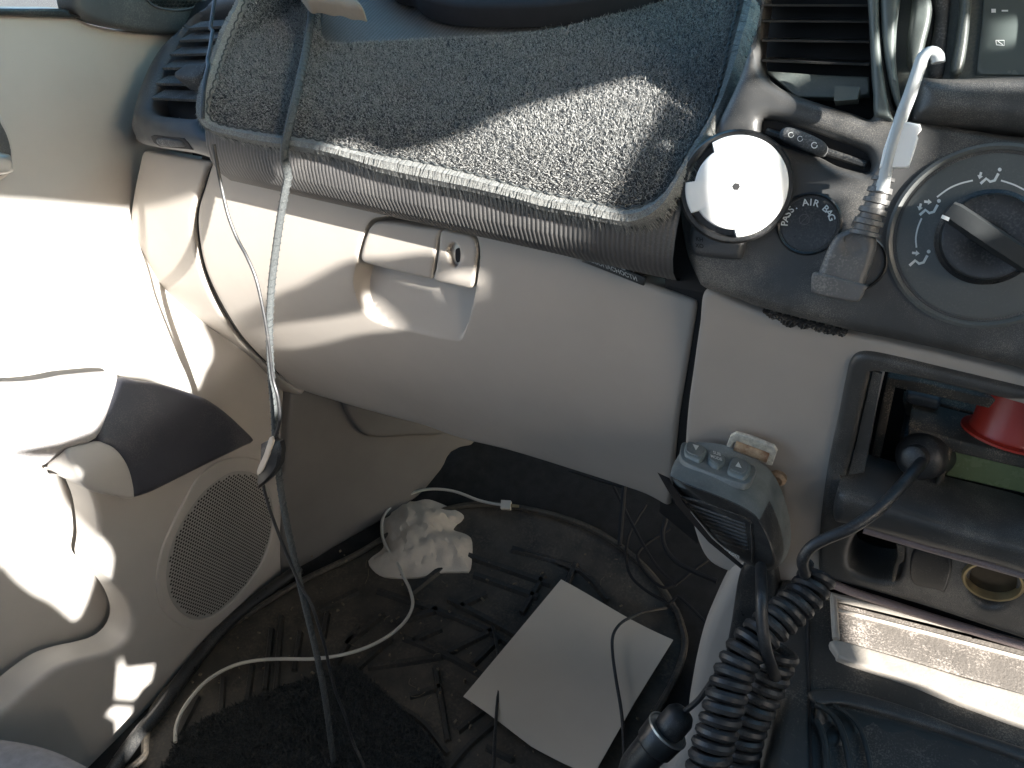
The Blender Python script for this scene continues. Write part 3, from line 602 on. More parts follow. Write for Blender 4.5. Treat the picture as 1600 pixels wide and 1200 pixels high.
# ------------------------------------------------------------------ carpet piece over the dashboard
mat_ = thing('dashboard_mat', 'charcoal carpet mat with frayed grey bound edge draped over the dashboard', 'carpet mat', (-.3, .46, .6))
CO = [(376,-60),(374,0),(356,35),(340,65),(325,100),(315,130),(310,160),(310,180),(318,197),(335,210),(360,217),(400,227),(460,237),(530,250),(600,274),(680,293),(740,304),(800,317),(850,331),(900,340),(950,351),(990,356),(1020,348),(1045,328),(1060,304),(1085,262),(1105,230),(1135,170),(1155,120),(1170,75),(1181,40),(1190,-10),(1196,-60)]
CI = [(394,-60),(388,0),(372,40),(352,90),(340,130),(329,160),(329,178),(345,194),(400,204),(455,212),(500,219),(560,234),(640,248),(720,265),(790,284),(870,304),(940,317),(985,325),(1018,316),(1040,300),(1056,276),(1075,240),(1105,190),(1125,130),(1140,60),(1154,0),(1160,-60)]
body = CI + [(1060,-60),(1055,-6),(1000,11),(950,25),(880,44),(800,55),(700,60),(600,65),(525,68),(505,60),(500,30),(498,-60)]
CL = .0005
pile_base = mk('carpet_backing', patch(body, S_mat, th=.004, rnd=.001, s=11, lift=CL), CARPET, mat_)
def sample(front, count):
    P, F, N, _ = front; a, b, c = P[F[:, 0]], P[F[:, 1]], P[F[:, 2]]; ar = np.linalg.norm(np.cross(b - a, c - a), axis=1)
    k = rng.choice(len(F), count, p=ar / ar.sum()); u, v = rng.random(count), rng.random(count); f = u + v > 1; u[f], v[f] = 1 - u[f], 1 - v[f]
    return a[k] + (b - a)[k] * u[:, None] + (c - a)[k] * v[:, None], N[F[k, 0]]
def blades(P, N, ln, w, lean=.8):
    n = len(P); d = N + lean * rng.normal(size=(n, 3)); d /= np.linalg.norm(d, axis=1)[:, None]; bad = (d * N).sum(1) < .15; d[bad] = N[bad]
    s = np.cross(d, rng.normal(size=(n, 3))); s /= np.linalg.norm(s, axis=1)[:, None]; L = ln * rng.uniform(.5, 1.3, n)[:, None]
    k = rng.normal(size=(n, 3)) * .35; mid = P + d * L * .55; tip = P + (d + k) * L
    V = np.stack([P - s*w, P + s*w, mid + s*w*.8, mid - s*w*.8, tip], 1).reshape(-1, 3); b = np.arange(n) * 5
    return V, [t for i in b for t in ((i, i+1, i+2, i+3), (i+3, i+2, i+4))]
PILE = M('speckled_carpet_pile', (.025, .029, .032), .9, .3, 900, tint=(.46, .46, .44)); PILE.node_tree.nodes['Principled BSDF'].inputs['Sheen Weight'].default_value = .15
P, N = sample(patch.front, 110000)
mk('carpet_pile', blades(P, N, .0022, .00023, 1.1), PILE, mat_, kind='stuff', flat=True)
# bound edge: a rounded band of yarn laid across the rim, frayed at its outer side, with a chain of stitches
co, ci = smooth(CO, False, 2.0), smooth(CI, False, 2.0)
def resamp(p, n):
    L = np.concatenate([[0], np.cumsum(np.linalg.norm(np.diff(p, axis=0), axis=1))]); q = np.linspace(0, L[-1], n); return np.stack([np.interp(q, L, p[:, i]) for i in range(2)], 1)
n = 1500; ao, ai = resamp(co, n), resamp(ci, n)
for _ in range(6):                                        # pair each outer point with its nearest inner point, kept in order
    j = np.array([np.argmin(((ai - q)**2).sum(1)) for q in ao]); j = np.maximum.accumulate(j)
pi = ai[j]; ker = np.ones(41) / 41
pi = np.stack([np.convolve(np.pad(pi[:, k], 20, 'edge'), ker, 'valid') for k in range(2)], 1)
def strand_rows(f, lift): return on(pi + (ao - pi) * f[:, None] if np.ndim(f) else pi + (ao - pi) * f, S_mat, lift)
fs = [(0, 0), (.12, .0025), (.35, .0045), (.6, .004), (.82, .0015), (.96, -.003)]
rows = [strand_rows(a, b) for a, b in fs]; V = np.concatenate(rows)
mk('binding_band', (V, [(r*n+i, r*n+i+1, (r+1)*n+i+1, (r+1)*n+i) for r in range(len(fs)-1) for i in range(n-1)]), BINDM, mat_)
Vs, Fs = [], []; b = 0
sk_ = rng.normal(0, .9, (n, 2)); keep = np.arange(0, n, 1)
for i in keep:
    for rep in range(2):
        ii = min(n-1, max(0, i + rng.integers(-1, 2))); e = 1.0 + (rng.random() < .5) * rng.uniform(0, .42) + rng.uniform(-.04, .06)
        i2 = min(n-1, max(0, ii + int(rng.normal(0, 2.2))))
        pa, pb = pi[ii], ao[i2]; q = np.array([pa, pa + (pb - pa)*.3, pa + (pb - pa)*.62, pa + (pb - pa)*.85, pa + (pb - pa)*e])
        Vs.append(q)
Q = np.concatenate(Vs); lf = np.tile([.0012, .0058, .0062, .0034, -.0022], len(Vs)) + rng.normal(0, .0004, len(Q)); P = on(Q, S_mat, lf).reshape(-1, 5, 3)
tdir = np.gradient(strand_rows(.5, .01), axis=0).mean(0); side = np.cross(P[:, 4] - P[:, 0], normals(P[:, 2], S_mat)); side /= np.linalg.norm(side, axis=1)[:, None] + 1e-9
w = rng.uniform(.00025, .0005, len(P))[:, None]; V = []
for k, s in enumerate((.8, 1, 1, .9, .3)): V += [P[:, k] - side*w*s, P[:, k] + side*w*s]
V = np.stack(V, 1).reshape(-1, 3); F = [(10*i+2*k, 10*i+2*k+1, 10*i+2*k+3, 10*i+2*k+2) for i in range(len(P)) for k in range(4)]
YARN = M('bound_edge_yarn', (.12, .125, .12), .85, .3, 1500, tint=(.34, .34, .32))
mk('binding_yarn', (V, F), YARN, mat_, kind='stuff', flat=True)
st_ = []
for f_, lf_, am in ((.02, .003, 1.0), (.93, -.001, 1.6)):
    q = pi + (ao - pi) * f_; L = spread(strand_rows(f_, lf_), .0012); a_ = np.arange(len(L)) * .9; T, U, W = frames(L)
    st_.append(tube(L + .0006 * am * (U * np.cos(a_)[:, None] + W * np.sin(a_)[:, None]), .0006, 5))
mk('stitching', st_, M('dark_stitch_thread', (.05, .055, .055), .8, .3, 600), mat_)
# things at the back of the dashboard top
mk('flat_black_case', patch([(560,-140),(600,-40),(640,-22),(656,-8),(690,3),(740,8),(850,6),(950,-8),(1010,-22),(1060,-48),(1060,-140)], lambda P: S_dash(P) - .022, th=.014, rnd=.003, s=14), M('matt_black_case', (.022, .023, .027), .9, .1, 30, spec=.15), label='flat charcoal case lying on the dashboard behind the carpet mat', cat='case')
mk('beige_cloth', patch([(440,-70),(470,-12),(490,-4),(520,0),(545,5),(566,8),(556,-6),(545,-24),(540,-70)], lambda P: S_dash(P) - .045, th=.008, rnd=.004, s=7, disp=lambda p: .0006*np.sin(p[:, 0]*.2)), M('beige_cloth_weave', (.26, .205, .15), .9, .08, 60, .3, 700), label='beige cloth corner lying at the far edge of the dashboard', cat='cloth')

# ------------------------------------------------------------------ hanging cords
BRAID = M('braided_grey_cord', (.035, .04, .043), .7, .3, 1400, .6, 1500, tint=(.11, .12, .12))
c_on = on(smooth([(500,-60),(496,0),(490,55),(478,130),(465,195),(456,240)], False, 8), S_mat, .008)
c_off = on(smooth([(450,275),(440,330),(431,390),(424,450),(421,520),(424,590),(429,650),(431,700),(441,780),(455,850),(474,935),(492,1010),(506,1080),(516,1150),(524,1215),(530,1280)], False, 8), S_hang)
path = spread(line3(np.concatenate([c_on[::5], c_off[::3]]), .004), .003)
V, F = tube(path, .0032, 10, .8)
mk('braided_cord', [(V, F), tube(helix(path, .0030, .006, 8), .0005, 4), tube(helix(path[::-1], .0030, .006, 8), .0005, 4)], BRAID, label='thick dark braided cord hanging over the dashboard mat down to the floor', cat='cord')
thin = on(smooth([(355,-20),(350,10),(345,40),(338,90),(333,150),(333,190)], False, 8), S_mat, .010)
thin2 = on(smooth([(334,225),(340,262),(346,292),(356,335),(370,372),(385,400),(400,436),(412,490),(420,540),(426,590),(434,620),(437,655),(430,682),(418,706),(412,730)], False, 8), lambda P: S_hang(P) + .008)
thin3 = on(smooth([(410,735),(411,755),(418,785),(432,825),(452,875),(470,915),(487,945),(500,985),(509,1015),(515,1045),(526,1085),(540,1120),(552,1160),(570,1200),(590,1260)], False, 8), lambda P: S_hang(P) + .004)
mk('thin_cord', [tube(line3(thin, .005), .0016), tube(line3(thin2, .004), .0014), tube(line3(thin3, .004), .0015)], CORD, label='thin black cord twisting beside the thick braided cord', cat='cord')
sw = on([(415,690),(428,684),(444,686),(447,700),(444,722),(434,738),(420,752),(410,760),(409,748),(414,716)], lambda P: S_hang(P) + .006)
mk('cord_clip', loft([sw, sw + np.array([.001, -.006, .002]), sw.mean(0) + (sw - sw.mean(0)) * .8 + np.array([.001, -.008, .002])]), CORD, label='small black clip joining the two hanging cords', cat='clip')
mk('cord_tab', patch([(421,684),(426,690),(420,712),(410,735),(402,742),(402,733),(412,710)], lambda P: S_hang(P) + .016, th=.002, rnd=.0006, s=5), TISSUE, label='pale tape tab on the cord clip', cat='tape')

# ------------------------------------------------------------------ footwell
fm = thing('rubber_floor_mat', 'dirty black rubber floor mat with herringbone ridges and raised rim', 'floor mat', (-.4, .4, -.05))
FM = [(232,1260),(228,1180),(232,1140),(245,1105),(280,1060),(330,1005),(400,955),(470,912),(560,868),(650,815),(740,790),(840,800),(930,830),(1000,880),(1045,935),(1066,985),(1068,1020),(1050,1070),(1010,1140),(970,1210),(930,1280)]
mk('mat_base', patch(FM, S_floor, th=.004, rnd=.002, s=18, lift=.001), RUBBER, fm)
rim = on(smooth(FM, True, 8), S_floor, .004)
mk('mat_rim', tube(np.concatenate([rim, rim[:1]]), .0042, 8), RUBBER, fm)
rid = []
RL = [[(590,925),(735,975),(800,1010)], [(700,938),(790,985),(860,1030)], [(630,998),(705,1030),(770,1068)], [(575,1045),(640,1036),(690,1028)], [(700,1022),(768,988)], [(645,1004),(690,984)], [(618,975),(684,955)], [(680,1045),(690,1100),(700,1160)], [(715,1145),(752,1115),(790,1090)], [(700,1205),(735,1165),(775,1130)], [(500,955),(560,925)], [(512,960),(505,1000)], [(440,965),(432,1080)], [(425,985),(415,1080)], [(350,1060),(345,1130)], [(395,1040),(385,1110)], [(470,990),(460,1050)], [(600,960),(540,1010)], [(560,980),(525,1040)], [(740,900),(840,935)], [(730,870),(860,915)], [(850,900),(815,960)], [(760,930),(720,950)], [(640,1090),(690,1075)], [(800,860),(900,890),(950,940)], [(900,880),(880,930)], [(560,1045),(610,1000)], [(760,1170),(800,1190)], [(610,1100),(660,1130),(700,1180)], [(310,1090),(280,1150)], [(690,890),(640,930)], [(780,1000),(740,1040)]]
for r in RL:
    p = smooth(r, False, 6); w = 8.5; t = np.gradient(p, axis=0); t /= np.linalg.norm(t, axis=1)[:, None]; nn_ = np.stack([-t[:, 1], t[:, 0]], 1)
    A = [on(p + nn_ * a, S_floor, h) for a, h in ((-w*.6, .001), (-w*.36, .0062), (w*.36, .0062), (w*.6, .001))]; k = len(p)
    rid.append((np.concatenate(A), [(r_*k+i, r_*k+i+1, (r_+1)*k+i+1, (r_+1)*k+i) for r_ in range(3) for i in range(k-1)]))
mk('mat_ridges', rid, RIDGE, fm)
DIRT = M('dry_mud_crumbs', (.16, .13, .09), .95, .4, 200)
cr_ = []
for _ in range(230):
    x, y = rng.uniform(300, 1040), rng.uniform(860, 1190)
    c_ = on([(x, y)], S_floor, .006)[0]; r = rng.uniform(.0004, .0014); R = rng.normal(size=(3, 3)); R, _q = np.linalg.qr(R)
    cr_.append(box(c_, R[0]*r*rng.uniform(.6, 2.4), R[1]*r, R[2]*r*.7))
for _ in range(16):
    x, y = rng.uniform(560, 1000), rng.uniform(850, 1120); a_ = rng.uniform(0, 6.28); l_ = rng.uniform(8, 26)
    q = [(x, y), (x + l_*.5*math.cos(a_) + rng.normal(0, 2), y + l_*.5*math.sin(a_)), (x + l_*math.cos(a_ + .3), y + l_*math.sin(a_ + .3))]
    cr_.append(tube(on(smooth(q, False, 4), S_floor, .008), .0004, 4))
mk('floor_debris', cr_, DIRT, label='dry mud crumbs, straws and lint scattered over the rubber floor mat', cat='debris', kind='stuff', flat=True)
cp = thing('carpet_offcut', 'dark carpet offcut lying on the rubber mat at the bottom edge', 'carpet', (-.42, .25, -.05))
mk('backing', patch([(262,1290),(270,1180),(285,1158),(310,1136),(400,1096),(500,1060),(540,1046),(560,1052),(600,1088),(640,1125),(670,1160),(700,1210),(720,1290)], S_floor, th=.004, rnd=.002, s=14, lift=.009), CARPET, cp)
P, N = sample(patch.front, 26000)
mk('pile', blades(P, N, .005, .0006), M('dark_carpet_pile', (.028, .03, .03), .95, .5, 500, tint=(.075, .075, .07)), cp, kind='stuff', flat=True)
# crumpled tissue
TO = smooth([(630,785),(618,792),(610,808),(598,818),(600,850),(597,862),(580,875),(577,885),(600,903),(650,905),(690,897),(722,896),(735,892),(738,850),(728,838),(708,830),(722,815),(725,806),(710,797),(672,782),(650,785)], step=6)
ctr = np.array([660, 845.])
def crumple(p):
    d = bdist(p, [TO]); r = np.zeros(len(p))
    for k, (fx, fy, ph, am) in enumerate([(.06,.09,0,.006),(.13,-.07,1,.005),(-.11,.17,2,.0035),(.27,.1,.5,.0022),(.1,.31,2.2,.002)]):
        r += am * np.abs(np.sin(fx*p[:, 0] + fy*p[:, 1] + ph + .8*np.sin(.05*p[:, 1]*(k+1))))
    return .004 + .014*sstep(0, 42, d) + .4 * r * sstep(0, 14, d)
mk('crumpled_tissue', patch(TO, S_floor, th=.003, rnd=0, s=5, lift=crumple, sm=False), TISSUE, label='crumpled cream tissue lying on the footwell mat', cat='tissue', angle=24)
# white charging cable
wc = thing('white_cable', 'off white charging cable curving across the floor mat past the tissue', 'cable', (-.4, .4, -.05))
wp = [(279,1170),(279,1150),(287,1125),(305,1098),(330,1072),(365,1052),(400,1043),(440,1040),(490,1040),(535,1034),(575,1022),(610,1003),(635,980),(646,955),(641,930),(632,912),(622,890),(605,865),(598,840),(602,815),(625,790),(650,775),(680,769),(715,773),(750,786),(775,792),(790,794)]
lf = np.interp(np.arange(len(smooth(wp, False, 5))), [0, 30, 120, 170, 220, 400], [.014, .014, .013, .012, .012, .012])
mk('cable', tube(line3(on(smooth(wp, False, 5), S_floor, .013)[::2], .005), .0021, 10), WCABLE, wc)
mk('connector', loft([on([(787,787),(802,788),(801,801),(786,800)], S_floor, d) for d in (.016, .009)]), WCABLE, wc)
mk('plug_tip', loft([on([(801,792),(814,794),(814,798),(801,797)], S_floor, d) for d in (.0135, .012)]), BRASS, wc)
# paper envelope
EN = [(876,918),(960,965),(1050,1009),(995,1100),(940,1200),(905,1262),(840,1205),(724,1103),(800,1010)]
def sag(p): return .012 + .004*np.sin(p[:, 0]*.018 + p[:, 1]*.012) + .004*sstep(900, 1200, p[:, 1])
EN2 = straight([(876,918),(1050,1009),(990,1108),(925,1225),(830,1176),(725,1103)], 12)
mk('paper_sheet', patch(EN2, S_floor, th=.0012, rnd=0, s=14, lift=sag, sm=False), PAPER, label='blank cream paper sheet lying on the floor mat', cat='paper')
mk('right_floor_cord', tube(line3(on(smooth([(1040,955),(1010,968),(988,980),(966,995),(955,1015),(955,1045),(960,1085),(967,1130),(970,1165),(972,1215),(974,1270)], False, 6), S_floor, np.interp(np.arange(len(smooth([(1040,955),(1010,968),(988,980),(966,995),(955,1015),(955,1045),(960,1085),(967,1130),(970,1165),(972,1215),(974,1270)], False, 6))), [0, 8, 14, 50], [.006, .02, .024, .03])), .005), .0019), CORD, label='black cord bent in a curve across the right half of the paper sheet', cat='cord')
lp_ = smooth([(770,985),(776,1015),(779,1045),(779,1085),(776,1130),(774,1165),(772,1215),(770,1270)], False, 6)
mk('left_floor_cord', tube(line3(on(lp_, S_floor, np.linspace(.008, .03, len(lp_))), .005), .0019), CORD, label='black cord lying straight over the left corner of the paper sheet', cat='cord')
# loose wiring under the dashboard
for k, q in enumerate([[(1012,800),(985,850),(985,900),(1010,930),(1060,960),(1100,1000)], [(1050,840),(1000,880),(1040,930),(1090,900),(1130,870)], [(960,770),(1000,850),(1030,900),(1060,930)], [(900,760),(985,785),(1000,760)], [(1060,800),(1040,860),(1060,900),(1120,930)], [(985,790),(978,880)]]):
    mk('loose_wire', tube(line3(on(smooth(q, False, 8), S_floor, .03 + .01*k), .006), .002 if k < 4 else .003), DARK, label=['thin black loose wire in the dark under the glove box', 'black loose wire looped beside the microphone', 'black loose wire slanting down towards the floor cord', 'black loose wire running under the glove box edge', 'thick black loose wire behind the microphone', 'thick black loose wire hanging upright under the glove box'][k], cat='wire', group='loose wires under the dashboard')

# ------------------------------------------------------------------ centre console
con = thing('centre_console', 'dusty black centre console with beige side panel and gear gaiter', 'console', (.1, .35, 0))
SI = [(1205,870),(1150,880),(1125,920),(1100,975),(1085,1030),(1074,1090),(1066,1140),(1040,1200),(1010,1290),(1260,1290),(1230,1000)]
mk('side_panel', patch(SI, S_side, th=.02, rnd=.012, s=14), GREY, con)
mk('side_edge', patch([(1160,885),(1205,880),(1215,960),(1205,1050),(1190,1130),(1150,1290),(1115,1290),(1135,1150),(1128,1060),(1140,980)], lambda P: S_side(P) + .012, th=.01, rnd=.006, s=10), BLACKG, con)
CT = [(1218,905),(1260,905),(1296,920),(1330,935),(1460,975),(1640,1022),(1860,1090),(1860,1340),(1190,1340),(1200,1200),(1212,1120),(1222,1060),(1214,980)]
mk('console_top', patch(CT, S_console, th=.1, rnd=.008, s=15), M('worn_console_plastic', (.045, .042, .038), .5, .2, 25, .25, 600, dust=.55, dust_col=(.25, .22, .18), wear=.4), con)
TR = M('dusty_tray_plastic', (.17, .15, .13), .7, .15, 40, .4, 500, dust=.9, dust_col=(.55, .48, .42), ds=700)
mk('tray_floor', patch([(1300,945),(1640,1032),(1640,1105),(1500,1060),(1400,1030),(1302,1004)], S_console, th=.004, rnd=.001, s=12, lift=.004, sm=False), TR, con)
TRE = M('pale_tray_edge', (.42, .38, .33), .6, .15, 60, .2, 500)
mk('tray_ridge', [tube(on([(1302,958),(1450,996),(1640,1046)], S_console, .0045), .0016, 6), tube(on([(1296,938),(1450,975),(1640,1024)], S_console, .005), .003, 8), tube(on([(1300,940),(1302,980),(1304,1005)], S_console, .005), .0026, 8)], TRE, con)
mk('tray_front_step', patch([(1301,1006),(1400,1033),(1500,1064),(1640,1108),(1640,1150),(1500,1104),(1420,1072),(1318,1038),(1305,1028)], S_console, th=.006, rnd=.002, s=12, lift=.006), TRE, con)
mk('console_seam', tube(on([(1262,960),(1263,1040),(1265,1110),(1268,1240)], S_console, .0005), .0012, 6), DARK, con)
mk('gaiter_rim', patch([(1262,1085),(1290,1080),(1340,1086),(1420,1110),(1500,1140),(1620,1180),(1700,1215),(1700,1230),(1600,1192),(1480,1150),(1400,1125),(1320,1105),(1275,1104)], S_console, th=.01, rnd=.002, s=9, lift=.004), BLACK, con)
def folds(p):
    r = np.hypot(p[:, 0] - 1262, p[:, 1] - 1085)
    return .006*np.abs(np.sin(r*.055)) * np.exp(-((np.degrees(np.arctan2(p[:, 1]-1085, p[:, 0]-1262)) - 62)/22)**2) - .012*sstep(0, 120, p[:, 1]-1110-(p[:, 0]-1300)*.25)
mk('gear_gaiter', patch([(1272,1105),(1320,1104),(1400,1124),(1480,1150),(1600,1192),(1700,1230),(1700,1340),(1272,1340)], S_console, th=.01, rnd=.002, s=9, lift=folds, sm=False), LEATHER, con)
mk('gaiter_crease', [tube(on(smooth([(1270,1108),(1295,1122),(1312,1150),(1322,1190),(1330,1240)], False, 6), S_console, .006), .0022), tube(on(smooth([(1272,1130),(1285,1160),(1290,1210),(1292,1260)], False, 6), S_console, .004), .0025), tube(on(smooth([(1300,1108),(1335,1135),(1352,1180),(1360,1240)], False, 6), S_console, .005), .0016)], LEATHER, con)
# flaking black adhesive along the panel's lower edge
adh = [(1193,482),(1215,489),(1250,498),(1290,508),(1325,517),(1320,522),(1306,519),(1290,517),(1276,513),(1268,508),(1255,511),(1248,504),(1240,508),(1226,505),(1218,496),(1205,494)]
mk('adhesive_residue', patch(adh, S_fascia, th=.004, rnd=.001, s=4, lift=lambda p: .004 + .0015*np.sin(p[:, 0]*.7)*np.sin(p[:, 1]*.9), sm=False), M('crusty_black_glue', (.03, .029, .028), .8, .3, 200, .6, 600, dust=.4), label='ragged strip of black glue under the edge of the black centre panel', cat='glue')

# ------------------------------------------------------------------ phone mount
pm = thing('phone_mount', 'round magnetic phone mount with white disc stuck on the centre panel', 'phone mount', (-.1, .42, .56))
S_plate = lambda P: S_stack(P) + .010
mk('base_plate', patch([(1092,240),(1130,214),(1195,220),(1208,228),(1204,256),(1185,330),(1172,360),(1162,398),(1150,405),(1100,400),(1086,394),(1080,370),(1084,340)], S_stack, th=.014, rnd=.004, s=8, lift=.008), CHAR, pm)
C_, N_ = pixdir((1150,292), S_mount); Nw = N_ + np.array([.25, 0, .12]); Nw /= np.linalg.norm(Nw)
rg = mk('ring', lathe(C_, Nw, [(.0295, -.016), (.0315, -.014), (.0318, -.002), (.0305, .0), (.0285, .0), (.0275, -.002), (.0270, -.006), (0, -.006)], 80), BLACKG, pm)
a_ = np.linspace(0, 2*math.pi, 120, endpoint=False); U_ = np.cross(Nw, [0, 0, 1.]); U_ /= np.linalg.norm(U_); U_ *= np.sign(U_ @ cr); W_ = np.cross(Nw, U_); W_ *= np.sign(W_[2])
def rad(t):
    d = np.degrees(t) % 360
    return np.where((d > 128) & (d < 180), .0232, np.where((d > 218) & (d < 278), .0238, .0282))
rr = rad(a_); ringp = lambda f, h: np.array([C_ + Nw*h + (U_*math.cos(t) + W_*math.sin(t))*r*f for t, r in zip(a_, rr)])
mk('disc', loft([ringp(1, -.005), ringp(1, .0015), ringp(.97, .0022), ringp(.3, .0022), ringp(.28, .0019), ringp(.27, .0022), ringp(.01, .0022)]), WHITEP, pm, angle=60)
mk('screw', lathe(C_ + Nw*.0022, Nw, [(.0022, 0), (.0022, .0003), (0, .0003)], 6), DARK, pm, flat=True)
mk('moulded_marks', [text_on('KH', (1098,377), (8.5,1.2), (-1,-9), S_stack, .0086), text_on('XO', (1098,387), (8.5,1.2), (-1,-9), S_stack, .0086)], DARK, pm, flat=True)

# ------------------------------------------------------------------ power cable with angled plug
pc = thing('power_cable', 'grey power cable with taped joint and angled black plug in the dashboard socket', 'cable', (.03, .42, .55))
cb = on(smooth([(1462,112),(1461,103),(1452,97),(1440,104),(1432,125),(1420,160),(1409,188),(1398,222),(1389,255),(1382,285),(1377,303)], False, 5), S_stack, .022)
GC = M('pale_grey_cable', (.42, .44, .44), .45, .08, 40)
mk('cable', tube(line3(cb, .004), .0032, 10), GC, pc)
mk('tape_flag', patch([(1396,190),(1418,190),(1438,194),(1440,202),(1433,210),(1435,216),(1428,240),(1420,262),(1398,262),(1374,262),(1380,235),(1390,205)], lambda P: S_stack(P) + .026, th=.004, rnd=.001, s=6, sm=False), WHITEP, pc)
sp_ = on(smooth([(1381,280),(1374,305),(1366,328),(1358,350),(1352,368)], False, 4), S_stack, .018); k = len(sp_)
GP = M('worn_grey_rubber', (.10, .098, .095), .45, .15, 60, .2, 900, dust=.3)
rr_ = .0048 + .0016 * (np.sin(np.linspace(0, 2*math.pi*5.5, k*3)) > 0) + np.linspace(-.0008, .0018, k*3)
sp3 = np.stack([np.interp(np.linspace(0, 1, k*3), np.linspace(0, 1, k), sp_[:, i]) for i in range(3)], 1)
mk('strain_relief', tube(sp3, rr_, 12), GP, pc)
PLG = [(1322,362),(1336,357),(1352,359),(1366,366),(1370,380),(1367,398),(1360,420),(1352,442),(1351,452),(1346,463),(1332,464),(1300,458),(1280,453),(1273,445),(1274,428),(1282,424),(1291,402),(1301,380),(1310,368)]
mk('angled_plug', patch(PLG, S_stack, th=.02, rnd=.004, s=6, lift=.020, disp=lambda p: np.where(np.hypot(p[:, 0]-1335, p[:, 1]-383) < 16, .0012, 0)), GP, pc)
mk('plug_foot', patch([(1274,428),(1284,425),(1352,442),(1352,452),(1346,464),(1330,465),(1279,454),(1273,446)], S_stack, th=.02, rnd=.0015, s=6, lift=.0225), GP, pc)

# ------------------------------------------------------------------ hand microphone and coiled cord
mic = thing('hand_microphone', 'grey hand microphone with three buttons hanging from a clip below the black panel', 'microphone', (-.09, .43, .4))
Bk = [(1058,708),(1075,694),(1095,690),(1130,694),(1165,707),(1195,725),(1212,745),(1225,775),(1235,812),(1237,845),(1229,872),(1215,888),(1195,891),(1168,880),(1118,835),(1073,772)]
Fr = [(1044,740),(1052,746),(1075,756),(1105,767),(1140,781),(1165,793),(1184,806),(1196,828),(1205,846),(1211,866),(1212,880),(1205,888),(1190,889),(1166,883),(1114,840),(1068,785)]
_, tb = cast(Bk, S_fascia); 
def mring(q, t): return CAM + rays(q) * np.reshape(t, (-1, 1))
Bk, Fr = np.array(Bk, float), np.array(Fr, float); mid = Bk * .5 + Fr * .5
ang = np.array([0, 0, 0, 0, 0, 0, .3, 1, 1, 1, 1, 1, 1, 1, .8, .3])
bul = lambda q, f: q.mean(0) + (q - q.mean(0)) * f
t_f = tb - .062 + np.array([0]*6 + [.0]*10)
rings = [mring(bul(Bk, .9), tb - .006), mring(bul(Bk, .985), tb - .010), mring(Bk, tb - .015), mring(Bk*.75 + Fr*.25 + (bul(mid, 1.01)-mid), tb*.75 + t_f*.25 - .004), mring(bul(mid, 1.02), tb*.5 + t_f*.5 - .004), mring(bul(Bk*.25 + Fr*.75, 1.015), tb*.25 + t_f*.75 - .002), mring(bul(Fr, 1.0), t_f), mring(bul(Fr, .985), t_f - .002)]
rings = [smooth(r, True, .004)[:] if False else np.array([r[i//4]*(1-(i%4)/4) + r[(i//4+1) % 16]*((i%4)/4) for i in range(64)]) for r in rings]
def circ(r):                                                    # soften the traced corners
    for _ in range(3): r = r*.5 + (np.roll(r, 1, 0) + np.roll(r, -1, 0))*.25
    return r
rings = [circ(r) for r in rings]
ho = mk('housing', loft(rings), MICM, mic, angle=50)
ho.data.materials.append(M('black_rubber_corner', (.03, .031, .032), .4, .2, 80, .1, 800, dust=.25))
for q_ in ho.data.polygons:
    if 64 * 4 <= q_.index < 64 * 7 and 25 <= q_.index % 64 <= 62: q_.material_index = 1
fr3 = rings[-1]; fc = fr3.mean(0); S_face = plane_of(fr3[4], fr3[26], fr3[48])
GRB = M('black_mic_face', (.034, .035, .036), .35, .2, 80, .1, 800, dust=.15)
face = mk('front_face', loft([fr3 + (CAM - fc)*.001, fc + (fr3 - fc)*.94 + (CAM - fc)*.006, fc + (fr3 - fc)*.86 + (CAM - fc)*.005, fc + (fr3 - fc)*.5 + (CAM - fc)*.005]), GRB, mic, angle=30)
S_f2 = lambda P, o=fc + (CAM - fc)*.0065: np.einsum('ij,j->i', P - o, np.cross(fr3[26] - fr3[4], fr3[48] - fr3[4]))
sl_ = []
for k in range(8):
    f = (k + .6) / 9.2; a = np.array([1066, 781])*(1-f) + np.array([1140, 858])*f; b = np.array([1164, 815])*(1-f) + np.array([1170, 868])*f
    sl_.append(tube(on([a, b], S_f2, 0), .00085, 6))
mk('grille_bars', sl_, M('grille_bar_plastic', (.085, .088, .09), .4), face)
mk('grille_frame', tube(on(smooth([(1066,777),(1110,788),(1168,812),(1174,830),(1176,872),(1168,874),(1128,850),(1095,815),(1066,777)], False, 5), S_f2, .0), .0009, 6), GRB, face)
mk('badge_lettering', text_on('onccom', (1141,862), (9.6,4.6), (2.2,-8.5), S_f2, .0018), INK, face, flat=True)
# three buttons on the top shoulder
r3, r5 = rings[2], rings[6]
S_top = plane_of(mring([(1075,718)], (tb[1]*.6 + t_f[1]*.4) - .0)[0], mring([(1190,752)], (tb[5]*.6 + t_f[5]*.4))[0], mring([(1105,772)], t_f[3])[0])
def top_surf(o): return lambda P: S_top(P) + o * 0
tl = .0095
bt = [('button', [(1068,712),(1074,709),(1092,714),(1100,720),(1100,728),(1091,738),(1084,736),(1069,729),(1066,722)], 'v', (1083,721)), ('button', [(1106,724),(1124,729),(1129,734),(1128,742),(1118,748),(1105,741),(1103,734)], 'm', (1116,734)), ('button', [(1135,746),(1138,738),(1146,734),(1164,741),(1169,748),(1168,756),(1160,765),(1150,763),(1134,756)], '^', (1149,749))]
rec = patch([(1062,708),(1072,704),(1100,712),(1150,729),(1176,742),(1178,752),(1168,768),(1150,768),(1100,750),(1064,732)], S_top, th=.004, rnd=.0006, s=6, lift=tl - .0028)
mk('button_recess', rec, MICM, mic)
